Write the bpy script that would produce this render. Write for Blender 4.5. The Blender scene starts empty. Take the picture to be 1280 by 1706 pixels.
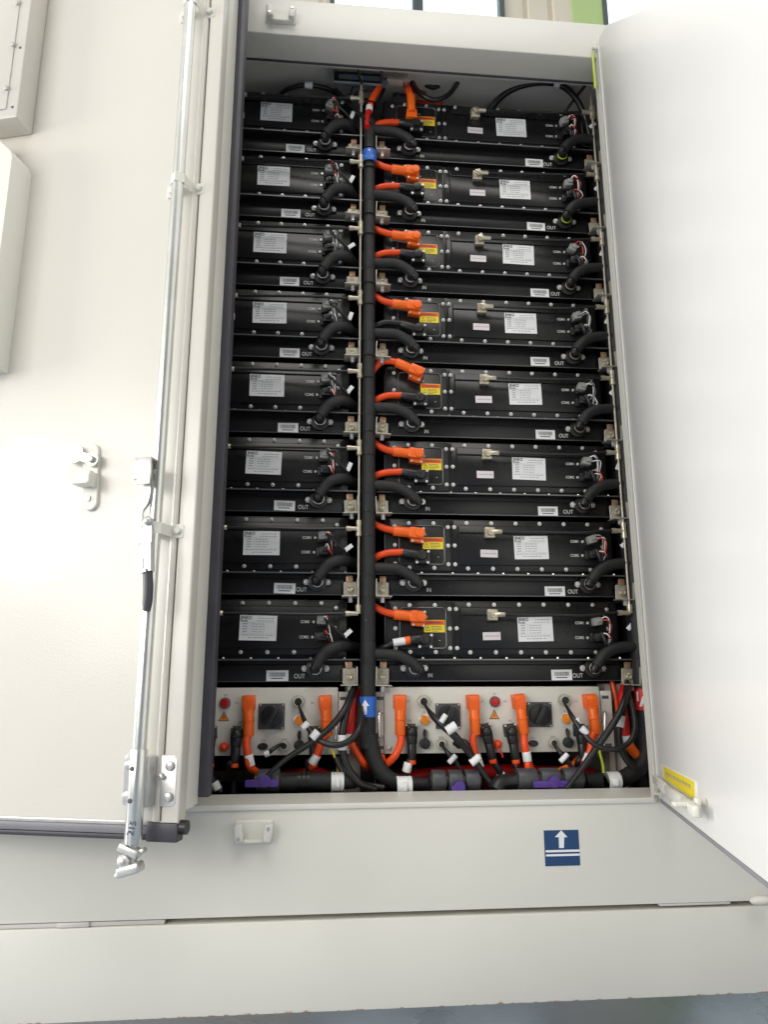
import bpy, bmesh, math, random
from mathutils import Vector, Matrix
random.seed(7)
S=bpy.context.scene
COL=bpy.data.collections.new('scene'); S.collection.children.link(COL)
PI=math.pi
# ------------------------------------------------------------------ camera model (metres, Z up, Y into the container)
ZB=1.49                                  # height of the bottom pack's nameplate centre
YAW,PITCH,ROLL=0.0899,0.2198,-0.002
CAM=Vector((-0.6995,-2.3148,-0.1395+ZB)); F0=1200.0
fw=Vector((math.sin(YAW)*math.cos(PITCH),math.cos(YAW)*math.cos(PITCH),math.sin(PITCH)))
r0=Vector((math.cos(YAW),-math.sin(YAW),0)); u0=r0.cross(fw)
rt=math.cos(ROLL)*r0+math.sin(ROLL)*u0; up=-math.sin(ROLL)*r0+math.cos(ROLL)*u0
def ray(px,py): return ((px-640)/F0)*rt-((py-853)/F0)*up+fw
def U(px,py,Y=0.0):                      # point of the plane Y=const seen at a photo position
    d=ray(px,py); t=(Y-CAM.y)/d.y; return CAM+d*t
def H(px,py,M,off=0.0):                  # same for the plane y=off of a local frame, in local coordinates
    Mi=M.inverted(); c=Mi@CAM; d=(Mi.to_3x3()@ray(px,py)); t=(off-c.y)/d.y; return c+d*t
def L(px,py,Y=0.0):                      # local to the bottom right pack (origin = nameplate centre)
    p=U(px,py,Y); return Vector((p.x,Y,p.z-ZB))
PITCH_ROW=0.27; DX=0.8918
cd=bpy.data.cameras.new('camera'); co=bpy.data.objects.new('camera',cd); COL.objects.link(co)
m=Matrix((rt,up,-fw)).transposed().to_4x4(); m.translation=CAM; co.matrix_world=m
cd.sensor_fit='HORIZONTAL'; cd.sensor_width=36; cd.lens=36*F0/1280; cd.clip_end=300; cd.clip_start=0.02
S.camera=co
# ------------------------------------------------------------------ materials
def mat(name,col,rough=.5,metal=0,spec=.5,var=0,vscale=6,bump=0,bscale=200,coat=0,emit=0,trans=0,alpha=1,roughvar=0):
    M=bpy.data.materials.new(name); M.use_nodes=True; nt=M.node_tree; b=nt.nodes['Principled BSDF']
    b.inputs['Base Color'].default_value=(*col,1); b.inputs['Roughness'].default_value=rough
    b.inputs['Metallic'].default_value=metal; b.inputs['Specular IOR Level'].default_value=spec
    b.inputs['Coat Weight'].default_value=coat; b.inputs['Coat Roughness'].default_value=.15
    if trans: b.inputs['Transmission Weight'].default_value=trans
    if emit: b.inputs['Emission Color'].default_value=(*col,1); b.inputs['Emission Strength'].default_value=emit
    if var or bump or roughvar:
        tc=nt.nodes.new('ShaderNodeTexCoord')
    if var or roughvar:
        n=nt.nodes.new('ShaderNodeTexNoise'); n.inputs['Scale'].default_value=vscale; n.inputs['Detail'].default_value=6
        nt.links.new(tc.outputs['Object'],n.inputs['Vector'])
    if var:
        r=nt.nodes.new('ShaderNodeValToRGB'); r.color_ramp.elements[0].position=.3; r.color_ramp.elements[1].position=.7
        r.color_ramp.elements[0].color=(*[c*(1-var) for c in col],1); r.color_ramp.elements[1].color=(*[min(1,c*(1+var*.6)) for c in col],1)
        nt.links.new(n.outputs['Fac'],r.inputs['Fac']); nt.links.new(r.outputs['Color'],b.inputs['Base Color'])
    if roughvar:
        mr=nt.nodes.new('ShaderNodeMapRange'); mr.inputs['To Min'].default_value=rough-roughvar; mr.inputs['To Max'].default_value=rough+roughvar
        nt.links.new(n.outputs['Fac'],mr.inputs['Value']); nt.links.new(mr.outputs['Result'],b.inputs['Roughness'])
    if bump:
        n2=nt.nodes.new('ShaderNodeTexNoise'); n2.inputs['Scale'].default_value=bscale; n2.inputs['Detail'].default_value=3
        nt.links.new(tc.outputs['Object'],n2.inputs['Vector'])
        bp=nt.nodes.new('ShaderNodeBump'); bp.inputs['Strength'].default_value=bump; bp.inputs['Distance'].default_value=.0015
        nt.links.new(n2.outputs['Fac'],bp.inputs['Height']); nt.links.new(bp.outputs['Normal'],b.inputs['Normal'])
    return M
M={}
M['paint']=mat('cream_paint',(.70,.69,.62),.38,var=.035,vscale=2.2,bump=.10,bscale=260,coat=.15,roughvar=.05)
M['doorpaint']=mat('door_paint',(.64,.615,.55),.26,var=.03,vscale=1.6,bump=.22,bscale=170,coat=.2)
M['whitepaint']=mat('white_paint',(.735,.73,.70),.30,var=.03,vscale=1.8,bump=.35,bscale=7,coat=.1)
M['inner']=mat('inner_paint',(.62,.57,.50),.5,var=.06,vscale=4)
M['ceil']=mat('inner_ceiling',(.62,.57,.54),.45,var=.08,vscale=4)
M['black']=mat('black_powder_coat',(.010,.010,.011),.28,spec=.42,var=.25,vscale=5,bump=.12,bscale=420,roughvar=.06)
M['blackedge']=mat('black_lit_edge',(.16,.16,.165),.3,metal=.6)  # lighter grey imitates light caught along the bead and edges
M['dark']=mat('dark_rack',(.010,.010,.012),.6)
M['rubber']=mat('black_foam_rubber',(.014,.014,.015),.62,var=.25,vscale=30,bump=.3,bscale=300)
M['cable']=mat('black_cable',(.012,.012,.013),.38,var=.2,vscale=20)
M['gasket']=mat('gasket',(.055,.053,.065),.42,var=.2,vscale=8)
M['gasketlight']=mat('gasket_light',(.22,.215,.235),.42,var=.08,vscale=8)
M['bolt']=mat('zinc_bolt',(.72,.72,.70),.3,metal=.55,var=.2,vscale=300)
M['zinc']=mat('zinc_plate',(.60,.60,.575),.36,metal=.75,var=.15,vscale=25,bump=.1,bscale=120)
M['alu']=mat('bright_rod',(.70,.715,.68),.27,metal=.85,var=.08,vscale=12)
M['nickel']=mat('nickel_brass',(.60,.55,.42),.35,metal=.65,var=.2,vscale=60)
M['bracket']=mat('nickel_bracket',(.52,.49,.41),.42,metal=.45,var=.15,vscale=30)
M['copper']=mat('copper_lug',(.50,.32,.20),.4,metal=.6)
M['orange']=mat('orange_plastic',(.90,.14,.008),.36,var=.1,vscale=25,bump=.1)
M['ocable']=mat('orange_cable',(.84,.075,.008),.36,var=.1,vscale=25)
M['red']=mat('red_sleeve',(.62,.012,.010),.45,var=.1,vscale=20)
M['redbtn']=mat('red_lens',(.45,.01,.015),.2)
M['amber']=mat('amber_lens',(.78,.24,.012),.2)
M['white']=mat('white_label',(.82,.83,.83),.5,var=.04,vscale=30)
M['pink']=mat('pinkish_label',(.72,.66,.68),.5,var=.04,vscale=30)
M['ink']=mat('ink',(.09,.09,.10),.6)
M['inklight']=mat('ink_pale',(.36,.37,.38),.6)
M['silk']=mat('silkscreen',(.62,.62,.60),.5)
M['yellow']=mat('yellow_label',(.80,.64,.02),.45)
M['lime']=mat('lime_sleeve',(.50,.62,.05),.45)
M['redlabel']=mat('red_label',(.72,.07,.02),.45)
M['blue']=mat('blue_label',(.02,.13,.52),.4)
M['navy']=mat('navy_label',(.018,.062,.16),.5,var=.05,vscale=10)
M['panel']=mat('box_faceplate',(.66,.64,.57),.42,var=.03,vscale=8,bump=.1,bscale=300)
M['switch']=mat('switch_grey',(.06,.06,.068),.4)
M['purple']=mat('purple_handle',(.075,.035,.24),.4,var=.1,vscale=30)
M['greyplug']=mat('grey_plug',(.30,.30,.28),.45)
M['wallpanel']=mat('cream_wall_sheet',(.90,.84,.68),.6,var=.04,vscale=2)
M['green']=mat('lime_wall_sheet',(.60,.80,.34),.6)
M['winframe']=mat('window_frame',(.10,.13,.13),.5)
M['rust']=mat('rust',(.42,.18,.05),.8,var=.4,vscale=80)
M['pinkblock']=mat('seam_block',(.64,.61,.57),.55,var=.05)
M['plasticblue']=mat('lamp_housing',(.13,.18,.21),.3,var=.1)
gl=mat('window_glass',(.9,.97,1),.02,trans=1); M['glass']=gl
# floor: blue glossy epoxy
def floor_mat():
    m=mat('blue_epoxy',(.22,.255,.335),.28,var=.25,vscale=1.2,bump=.3,bscale=3,coat=.15,roughvar=.05); return m
M['floor']=floor_mat()
# ------------------------------------------------------------------ mesh helpers
def smooth_path(pts,rad,n=6):
    P=[Vector(p) for p in pts]
    if not isinstance(rad,(list,tuple)): rad=[rad]*len(P)
    if len(P)==2: return P,list(rad)
    out=[];ro=[]
    for i in range(len(P)-1):
        p0=P[i-1] if i>0 else P[0]*2-P[1]; p1=P[i]; p2=P[i+1]; p3=P[i+2] if i+2<len(P) else P[-1]*2-P[-2]
        for k in range(n):
            t=k/n; t2=t*t; t3=t2*t
            out.append(.5*((2*p1)+(-p0+p2)*t+(2*p0-5*p1+4*p2-p3)*t2+(-p0+3*p1-3*p2+p3)*t3)); ro.append(rad[i]+(rad[i+1]-rad[i])*t)
    out.append(P[-1]); ro.append(rad[-1]); return out,ro
class MB:
    def __init__(s): s.bm=bmesh.new()
    def box(s,c,d,rot=None,bev=0):
        t=bmesh.new(); bmesh.ops.create_cube(t,size=1)
        for v in t.verts: v.co=Vector((v.co.x*d[0],v.co.y*d[1],v.co.z*d[2]))
        if bev: bmesh.ops.bevel(t,geom=t.edges[:],offset=min(bev,min(d)*.45),segments=2,affect='EDGES',profile=.5)
        X=Matrix.Translation(Vector(c))
        if rot is not None: X=X@(rot if isinstance(rot,Matrix) else Matrix.Rotation(rot[1],4,rot[0]))
        return s._add(t,X)
    def bx(s,x0,x1,y0,y1,z0,z1,bev=0):
        return s.box(((x0+x1)/2,(y0+y1)/2,(z0+z1)/2),(abs(x1-x0),abs(y1-y0),abs(z1-z0)),bev=bev)
    def _add(s,t,X):
        t.transform(X); me=bpy.data.meshes.new('t'); t.to_mesh(me); t.free(); s.bm.from_mesh(me); bpy.data.meshes.remove(me); return s
    def cyl(s,p0,p1,r,r1=None,seg=16,bev=0):
        p0=Vector(p0);p1=Vector(p1); d=p1-p0; t=bmesh.new()
        bmesh.ops.create_cone(t,cap_ends=True,segments=seg,radius1=r,radius2=r if r1 is None else r1,depth=d.length)
        if bev:
            es=[e for e in t.edges if abs(e.verts[0].co.z-e.verts[1].co.z)<1e-7]
            bmesh.ops.bevel(t,geom=es,offset=bev,segments=2,affect='EDGES',profile=.5)
        q=Vector((0,0,1)).rotation_difference(d.normalized())
        return s._add(t,Matrix.Translation((p0+p1)/2)@q.to_matrix().to_4x4())
    def sph(s,c,r,sc=(1,1,1),seg=12):
        t=bmesh.new(); bmesh.ops.create_uvsphere(t,u_segments=seg,v_segments=seg//2+2,radius=r)
        return s._add(t,Matrix.Translation(Vector(c))@Matrix.Diagonal((*sc,1)))
    def tube(s,pts,r,seg=12,n=6,ridge=0,closed=False):
        P,R=smooth_path(pts,r,n)
        if ridge:                                     # corrugated: resample finely
            Q=[];QR=[];acc=0
            for i in range(len(P)-1):
                l=(P[i+1]-P[i]).length; k=max(1,int(l/(ridge/2)))
                for j in range(k): Q.append(P[i].lerp(P[i+1],j/k)); QR.append(R[i]+(R[i+1]-R[i])*j/k)
            P=Q; R=[q*(1.0 if i%2 else .88) for i,q in enumerate(QR)]
        if closed: P=P[:-1] if (P[0]-P[-1]).length<1e-6 else P; R=R[:len(P)]
        bm=s.bm; rings=[]; T=[]; N=len(P)
        for i in range(N):
            a=P[i-1] if (i>0 or closed) else P[0]; b=P[(i+1)%N] if (i<N-1 or closed) else P[-1]
            d=(b-a); T.append(d.normalized() if d.length>1e-9 else Vector((0,0,1)))
        ref=Vector((0,1,0)) if abs(T[0].y)<.9 else Vector((1,0,0)); nrm=(ref-T[0]*ref.dot(T[0])).normalized()
        for i in range(N):
            if i>0:
                nrm=(nrm-T[i]*nrm.dot(T[i]))
                nrm=nrm.normalized() if nrm.length>1e-6 else T[i].orthogonal().normalized()
            bi=T[i].cross(nrm)
            rings.append([bm.verts.new(P[i]+R[i]*(math.cos(2*PI*k/seg)*nrm+math.sin(2*PI*k/seg)*bi)) for k in range(seg)])
        for i in range(N if closed else N-1):
            a,b=rings[i],rings[(i+1)%N]
            for k in range(seg):
                try: bm.faces.new((a[k],a[(k+1)%seg],b[(k+1)%seg],b[k]))
                except ValueError: pass
        if not closed: bm.faces.new(rings[0][::-1]); bm.faces.new(rings[-1])
        return s
    def prism(s,pts,y0,y1,inset=0):                    # outline [(x,z)], from y0 (back) to y1 (front, smaller y)
        bm=s.bm; n=len(pts); cx=sum(p[0] for p in pts)/n; cz=sum(p[1] for p in pts)/n
        a=[bm.verts.new((p[0],y0,p[1])) for p in pts]
        lay=[a]
        if inset:
            lay.append([bm.verts.new((p[0],y1+inset*(1 if y1<y0 else -1),p[1])) for p in pts])
            w=max(abs(p[0]-cx) for p in pts); h=max(abs(p[1]-cz) for p in pts)
            lay.append([bm.verts.new((cx+(p[0]-cx)*(1-inset/w),y1,cz+(p[1]-cz)*(1-inset/h))) for p in pts])
        else: lay.append([bm.verts.new((p[0],y1,p[1])) for p in pts])
        for u,v in zip(lay,lay[1:]):
            for i in range(n): bm.faces.new((u[i],u[(i+1)%n],v[(i+1)%n],v[i]))
        bm.faces.new(a[::-1]); bm.faces.new(lay[-1]); return s
    def build(s,name,m,parent=None,loc=None,smooth=True):
        bm=s.bm; bmesh.ops.recalc_face_normals(bm,faces=bm.faces[:])
        me=bpy.data.meshes.new(name); bm.to_mesh(me); bm.free()
        me.materials.append(M[m] if isinstance(m,str) else m)
        if smooth:
            for p in me.polygons: p.use_smooth=True
            me.set_sharp_from_angle(angle=math.radians(38))
        o=bpy.data.objects.new(name,me); COL.objects.link(o)
        if parent: o.parent=parent
        if loc is not None: o.location=loc
        return o
def rrect(x0,x1,z0,z1,r,n=5):
    out=[]
    for cx,cz,a in ((x1-r,z1-r,0),(x0+r,z1-r,90),(x0+r,z0+r,180),(x1-r,z0+r,270)):
        for k in range(n+1):
            t=math.radians(a+90*k/n); out.append((cx+r*math.cos(t),cz+r*math.sin(t)))
    return out
FC={}
def text(s,size,m,parent,loc,name='lettering',rot=None,align='CENTER',bold=0):
    cu=bpy.data.curves.new(name,'FONT'); cu.body=s; cu.size=size; cu.extrude=.0004; cu.align_x=align; cu.align_y='CENTER'; cu.offset=bold
    o=bpy.data.objects.new('t',cu); COL.objects.link(o)
    dg=bpy.context.evaluated_depsgraph_get(); me=bpy.data.meshes.new_from_object(o.evaluated_get(dg))
    bpy.data.objects.remove(o); bpy.data.curves.remove(cu)
    me.transform(Matrix.Rotation(PI/2,4,'X')); me.materials.clear(); me.materials.append(M[m])
    o=bpy.data.objects.new(name,me); COL.objects.link(o); o.parent=parent; o.location=loc
    if rot is not None: o.rotation_euler=rot
    else: o.scale=(.84,1,1)
    return o
def tag(o,label=None,cat=None,group=None,kind=None):
    if label: o['label']=label
    if cat: o['category']=cat
    if group: o['group']=group
    if kind: o['kind']=kind
    return o
def empty(name,loc=(0,0,0),rz=0):
    o=bpy.data.objects.new(name,None); COL.objects.link(o); o.location=loc; o.rotation_euler=(0,0,rz); o.empty_display_size=.05; return o
def kids(o): return [c for c in COL.objects if c.parent==o]
def copy_tree(o,parent=None):
    c=o.copy(); COL.objects.link(c); c.parent=parent
    for ch in kids(o): copy_tree(ch,c)
    return c
ORD=['top','second','third','fourth','fifth','sixth','seventh','bottom']
def shelf(k): return {0:'top shelf',7:'bottom shelf'}.get(k,ORD[k]+' shelf down')
# ------------------------------------------------------------------ battery pack (local to its nameplate)
def X8(px,py=1047,Y=0): return L(px,py,Y).x
def Z8(py,px=893,Y=0): return L(px,py,Y).z
def make_pack():
    root=empty('battery_pack'); 
    bx0,bx1=X8(640.6),X8(1031); zt,zb=Z8(1001.5),Z8(1097)
    b=MB(); b.bx(bx0,bx1,.004,.95,zb,zt,bev=.004)
    # ribs pressed along the face
    b.build('case','black',root)
    sp=MB(); sp.prism(rrect(X8(643),X8(754),Z8(1092),Z8(1003.5),.008),.004,0.0,.001)
    sp=sp.build('service_cover','black',root)
    r=[(x,-.001,z) for x,z in rrect(X8(666.5),X8(743.5),Z8(1080),Z8(1013.5),.012)]
    bd=MB(); bd.tube(r+[r[0]],.0016,seg=6,n=1,closed=True); bd.build('raised_bead','blackedge',sp)
    mp=MB(); mp.prism(rrect(X8(757.5),X8(1019),Z8(1092),Z8(1003.5),.008),.004,0.0,.001)
    mp.prism(rrect(X8(767),X8(1010),Z8(1081),Z8(1012.5),.004),0,-.005,.0015)
    mp=mp.build('front_cover','black',root)
    g=MB(); g.bx(X8(767.5),X8(1010),-.0075,-.005,Z8(1026),Z8(1023.5),bev=.001); g.build('ridge','black',mp)
    fl=MB(); fl.bx(X8(626),X8(1052),-.028,.02,Z8(1100),Z8(1097.5),bev=.0008); fl=fl.build('flange','black',root)
    e=MB(); e.bx(X8(626),X8(1052),-.0295,-.0282,Z8(1100.1),Z8(1097.7)); e.build('flange_edge','blackedge',fl)
    t=MB(); t.bx(X8(628),X8(1046),.001,.95,Z8(1134),Z8(1106.5),bev=.003); t.bx(X8(640),X8(1030),.010,.9,Z8(1107),Z8(1097)); t=t.build('cooling_tray','black',root)
    e=MB(); e.bx(X8(628),X8(1046),-.0012,.0006,Z8(1134.4),Z8(1133.2)); e.build('tray_edge','blackedge',t)
    # bolts
    P=[(658.5,1013.5),(682.7,1008),(724.7,1008),(749.3,1014.5),(760,1014.5),(781.2,1007.2),(823.4,1007.2),(658.9,1046.6),(749.9,1047),(761,1046.6),(659.3,1079.5),(683.9,1086),(726.3,1086),(750.5,1079.5),(761.9,1079.5),(783.8,1086.6),(826.5,1086.6),(865,1007.2),(905.8,1007.2),(947,1007.6),(987.7,1007.6),(1011,1015.3),(1012,1047.4),(868.4,1086.6),(909.9,1086.6),(951.5,1086.6),(993,1086.6),(1014,1080)]
    bm=MB(); bm.cyl((0,0,0),(0,-.0012,0),.0066,seg=18); bm.cyl((0,-.001,0),(0,-.006,0),.0048,seg=6,bev=.0008); bm.cyl((0,-.0058,0),(0,-.0066,0),.0024,seg=8)
    proto=bm.build('bolt','bolt',root); me=proto.data
    for i,(x,y) in enumerate(P):
        o=proto if i==0 else proto.copy()
        if i: COL.objects.link(o); o.parent=root
        p=L(x,y); o.location=(p.x,0,p.z); o.rotation_euler=(0,random.random(),0)
    bm=MB(); bm.cyl((0,0,0),(0,0,.005),.0042,seg=6); pr=bm.build('flange_bolt','bolt',root)
    for i,x in enumerate((703.5,755.8,798.6,841,883,925,975,1027)):
        o=pr if i==0 else pr.copy()
        if i: COL.objects.link(o); o.parent=root
        o.location=(X8(x),-.013,Z8(1097.4))
    # nameplate
    n=MB(); n.bx(-.058,.058,-.0062,-.005,-.039,.039); n=n.build('nameplate','white',root)
    text('JINKO',.0145,'ink',n,(-.055,-.0064,.031),align='LEFT',bold=.0004)
    text('POWER',.0075,'ink',n,(-.055,-.0064,.0205),align='LEFT',bold=.0002)
    k=MB()
    for z,x0,x1 in ((.030,.0,.05),(.022,-.005,.048),(.012,-.02,.022),(.004,-.02,.020),(-.004,-.02,.021),(-.012,-.02,.018),(-.022,-.05,.05),(-.030,-.03,.035)):
        x=x0
        while x<x1:
            w=random.uniform(.004,.011); k.bx(x,min(x+w,x1),-.0066,-.006,z-.0012,z+.0012); x+=w+.0025
    for z in (.012,.004,-.004,-.012): k.bx(-.048,-.034,-.0066,-.006,z-.0015,z+.0015)
    k.bx(-.053,.053,-.00655,-.006,.0163,.0168); k.bx(-.053,.053,-.00655,-.006,-.0173,-.0168); k.bx(-.027,-.0265,-.00655,-.006,-.017,.0165)
    k.build('print','inklight',n,smooth=False)
    # small label
    a=L(820,1059); s=MB(); s.bx(-.029,.029,-.0062,-.005,-.0125,.0125); s=s.build('serial_label','pink',root,(a.x,0,a.z)); s.rotation_euler=(0,.02,0)
    k=MB(); x=-.022
    while x<.020: w=random.uniform(.002,.006); k.bx(x,x+w,-.0065,-.006,-.002,.002); x+=w+.002
    k.build('print','inklight',s,smooth=False)
    # tray barcode label, texts
    a=L(938,1123.5); s=MB(); s.bx(-.034,.034,-.0008,.001,-.0165,.0165); s=s.build('barcode_label','white',root,(a.x,0,a.z))
    k=MB(); x=-.024
    while x<.024: w=random.uniform(.0006,.002); k.bx(x,x+w,-.0012,-.0007,-.003,.010); x+=w+random.uniform(.0008,.0018)
    k.bx(-.02,.018,-.0012,-.0007,-.0095,-.0065); k.build('print','ink',s,smooth=False)
    a=L(963,1125); text('OUT',.0195,'silk',root,(a.x,-.0002,a.z-.001),bold=.0001)
    a=L(717,1125); text('IN',.018,'silk',root,(a.x,-.0002,a.z),bold=.0001)
    for i,(py,tx) in enumerate(((1038,'COM1'),(1062.5,'COM2'))):
        a=L(965,py); text(tx,.0125,'silk',root,(a.x,-.0053,a.z),bold=.0002)
        a=L(978,py); d=MB(); d.cyl((0,-.005,0),(0,-.008,0),.0045,seg=8); d.build('indicator','bolt',root,(a.x,0,a.z))
    a=L(711,1028.5); text('+',.02,'silk',root,(a.x,-.0002,a.z)); a=L(733,1066); text('-',.02,'silk',root,(a.x,-.0002,a.z))
    # warning label
    w=MB(); a=L(724,1043); w.bx(-.034,.034,-.0012,.0002,-.0195,.0195); w=w.build('warning_label','yellow',root,(a.x,0,a.z))
    k=MB(); k.bx(-.032,.032,-.0018,-.0010,.0045,.0175); k.build('header','redlabel',w,smooth=False)
    k=MB()
    for z,x0,x1 in ((.011,-.018,.02),): k.bx(x0,x1,-.0021,-.0017,z-.0015,z+.0015)
    for z,x0,x1 in ((-.001,-.01,.022),(-.006,-.01,.026),(-.011,-.01,.024),(-.016,-.008,.012)): k.bx(x0,x1,-.0016,-.0011,z-.0008,z+.0008)
    k.prism([(-.029,-.0145),(-.013,-.0145),(-.021,-.001)],-.001,-.0016); k.build('print','ink',w,smooth=False)
    k=MB(); k.prism([(-.0265,-.013),(-.0155,-.013),(-.021,-.004)],-.0015,-.002); k.build('triangle','yellow',w,smooth=False)
    # COM sockets (flat receptacles behind the plugs), gas valve fitting
    s=MB()
    for py in (1038,1062): a=L(990,py); s.bx(a.x-.017,a.x+.017,-.012,-.004,a.z-.014,a.z+.014,bev=.002)
    s.build('socket','cable',root)
    # coolant ports
    for pp in ((690,1113,'inlet_port'),(987,1113,'outlet_port')):
        a=L(pp[0],pp[1]); s=MB(); s.cyl((a.x,0,a.z),(a.x,-.012,a.z),.030,seg=24,bev=.002); s.cyl((a.x,0,a.z),(a.x,-.03,a.z),.017,seg=20)
        s.bx(a.x-.046,a.x+.046,-.007,0,a.z-.012,a.z+.012,bev=.003); s=s.build(pp[2],'cable',root)
        for sx in (-.034,.034):
            q=proto.copy(); COL.objects.link(q); q.parent=s; q.location=(a.x+sx,-.007,a.z); q.scale=(1.45,1.2,1.45)
    return root
def place(proto,fn,n=8,dx=0,first=True):
    pass
PACK=make_pack(); packs=[]
for st,(dx,sn) in enumerate(((0,'right'),(-DX,'left'))):
    for k in range(7,-1,-1):
        o=PACK if (st==0 and k==7) else copy_tree(PACK)
        o.location=(dx,0,ZB+PITCH_ROW*(7-k))
        tag(o,f'black metal battery pack on the {shelf(k)}, {sn} stack','battery pack','battery packs stacked in the cabinet')
        for c in kids(o):
            if c.name.startswith(('nameplate','serial_label','barcode_label')):
                c.rotation_euler=(0,random.uniform(-.025,.025),0)
                c.location=(c.location.x+random.uniform(-.004,.004)-(.018*random.random() if c.name.startswith('barcode') else 0),0,c.location.z+random.uniform(-.002,.002))
        packs.append(o)
# ------------------------------------------------------------------ rack
rk=empty('battery_rack',(0,0,ZB)); tag(rk,'black steel rack holding the two stacks of battery packs','rack')
zlo=L(700,1312).z-.06; zhi=PITCH_ROW*7+.12
for x0,x1 in ((X8(604),X8(626)),(X8(1052),X8(1066)),(X8(604)-DX,X8(626)-DX)):
    for y0,y1 in ((.03,.09),(.86,.94)):
        m=MB(); m.bx(x0,x1,y0,y1,zlo,zhi,bev=.003); m.build('post','dark',rk)
for k in range(8):
    for dx in (0,-DX):
        for q0,q1 in ((627,640),(1034,1050)):
            m=MB(); m.bx(X8(q0)+dx,X8(q1)+dx,.02,.93,Z8(1143)+PITCH_ROW*k,Z8(1135.2)+PITCH_ROW*k); m.build('support_rail','dark',rk)
m=MB(); m.bx(X8(300),X8(1066),.955,.965,zlo,zhi); m.build('back_plate','dark',rk)
# ------------------------------------------------------------------ brackets (three columns)
def make_bracket():
    r=empty('mounting_bracket')
    m=MB(); m.prism(rrect(-.021,.021,-.024,.026,.005),.0,-.004,.001); m.bx(.021,.024,-.05,0,-.024,.03,bev=.001); m.bx(-.028,.024,-.05,0,-.027,-.0235,bev=.001); m.build('plate','bracket',r)
    m=MB(); m.bx(-.012,.010,.0,-.006,.024,.046,bev=.002); m.build('lug','copper',r)
    m=MB(); m.cyl((0,-.004,0),(0,-.008,0),.012,seg=18); m.cyl((0,-.008,0),(0,-.015,0),.008,seg=6,bev=.001); m.tube([(-.007,-.016,.006),(.0,-.019,.010),(.007,-.016,.004),(.004,-.016,-.006)],.002,seg=6); m.build('bolt','nickel',r)
    m=MB(); m.cyl((0,-.03,-.026),(0,-.03,-.044),.007,seg=6); m.build('nut','bolt',r)
    return r
BR=make_bracket(); first=True
for px,py,mir,cn in ((1046,1127,0,'right edge of the right stack'),(637,1127,1,'left edge of the right stack'),(582,1127,0,'right edge of the left stack')):
    a=L(px,py,-.01)
    for k in range(7,-1,-1):
        o=BR if first else copy_tree(BR); first=False
        o.location=(a.x,-.01,ZB+a.z+PITCH_ROW*(7-k)); o.scale=(-1 if mir else 1,1,1); o.rotation_euler=(random.uniform(-.05,.05),random.uniform(-.06,.06),0)
        tag(o,f'nickel bracket beside the {shelf(k)}, {cn}','bracket','nickel brackets along the battery stacks')
# ------------------------------------------------------------------ power cables on the packs
def positive(k):
    r=empty('power_cable',(0,0,ZB+PITCH_ROW*(7-k))); Y=-.024
    jog=random.uniform(-2,2)
    if k==4: pts=[(611,1040),(622,1012),(640,996),(664,997)]; ang=-.42; c=(664,998)
    else: pts=[(612,997+jog),(624,1009+jog),(641,1019),(659,1023.5)]; ang=-.10; c=(658,1023.5)
    V=[L(x,y,Y) for x,y in pts]; V[0].y=-.0; V[1].y=-.018
    m=MB(); m.tube(V,.0115,seg=14); m.build('cable','ocable',r)
    p=L(*c,Y); d=Matrix.Translation(p)@Matrix.Rotation(-ang,4,'Y')
    m=MB(); m.cyl((-.003,0,0),(.050,0,0),.0165,seg=18,bev=.002); m.box((.070,0,0),(.046,.036,.036),bev=.006); m.box((.078,.014,-.004),(.044,.026,.050),bev=.003); m.cyl((.084,-.012,0),(.084,-.024,0),.015,seg=18,bev=.002)
    for q in (.052,.058): m.cyl((q,0,0),(q+.003,0,0),.0185,seg=16)
    m.bm.transform(d); m.build('plug','orange',r)
    for a,b in ((.062,-.026),(.094,-.026),(.094,.018)): m=MB(); m.cyl((a,.0,b),(a,-.006,b),.004,seg=8); m.bm.transform(d); m.build('screw','bolt',r)
    return r
def negative(k):
    r=empty('power_cable',(0,0,ZB+PITCH_ROW*(7-k))); Y=-.024
    j=random.uniform(-2,2)
    end=(672,1063)
    if k==7:
        V=[L(x,y,Y) for x,y in ((625,1084),(645,1076),(657,1070))]; V[0].y=0
        m=MB(); m.tube(V,.010,seg=12); m.build('cable','cable',r)
        V=[L(655,1071,Y),L(675,1067.5,Y)]; m=MB(); m.cyl(V[0],V[1],.0125,seg=16,bev=.001); m.build('sleeve','white',r)
        m=MB(); m.cyl(L(675,1067.5,Y),L(684,1066,Y),.0135,seg=16,bev=.001); m.build('ring','orange',r); s=(684,1066); e=(703,1064.5)
    else:
        drop=12 if k in(3,) else 0
        V=[L(x,y,Y) for x,y in ((611,1083+j),(626,1070+j),(646,1062.5),(676,1060.5+drop*.3))]; V[0].y=.0; V[1].y=-.018
        m=MB(); m.tube(V,.0115,seg=14); m.build('cable','ocable' if k!=3 else 'cable',r); s=(672,1061.5+drop*.3); e=(700,1066+drop*.7)
    a,b=L(*s,Y),L(*e,Y-.004)
    m=MB(); m.cyl(a,b,.0165,r1=.0175,seg=18,bev=.001); 
    c=L(e[0]+9,e[1]+3,-.02); m.sph((b.x+.006,b.y,b.z-.001),.0205,(1.15,1,.9)); m.box((b.x+.012,-.018,b.z-.008),(.05,.034,.040),bev=.004); m.cyl((b.x+.008,b.y-.004,b.z-.002),(b.x+.008,b.y-.022,b.z-.002),.015,seg=18,bev=.002)
    m.build('plug','cable',r)
    for dx,dz in ((-.008,-.024),(.028,-.024),(.030,.012)): m=MB(); m.cyl((b.x+dx,-.030,b.z+dz),(b.x+dx,-.038,b.z+dz),.0045,seg=8); m.build('screw','bolt',r)
    return r
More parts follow.
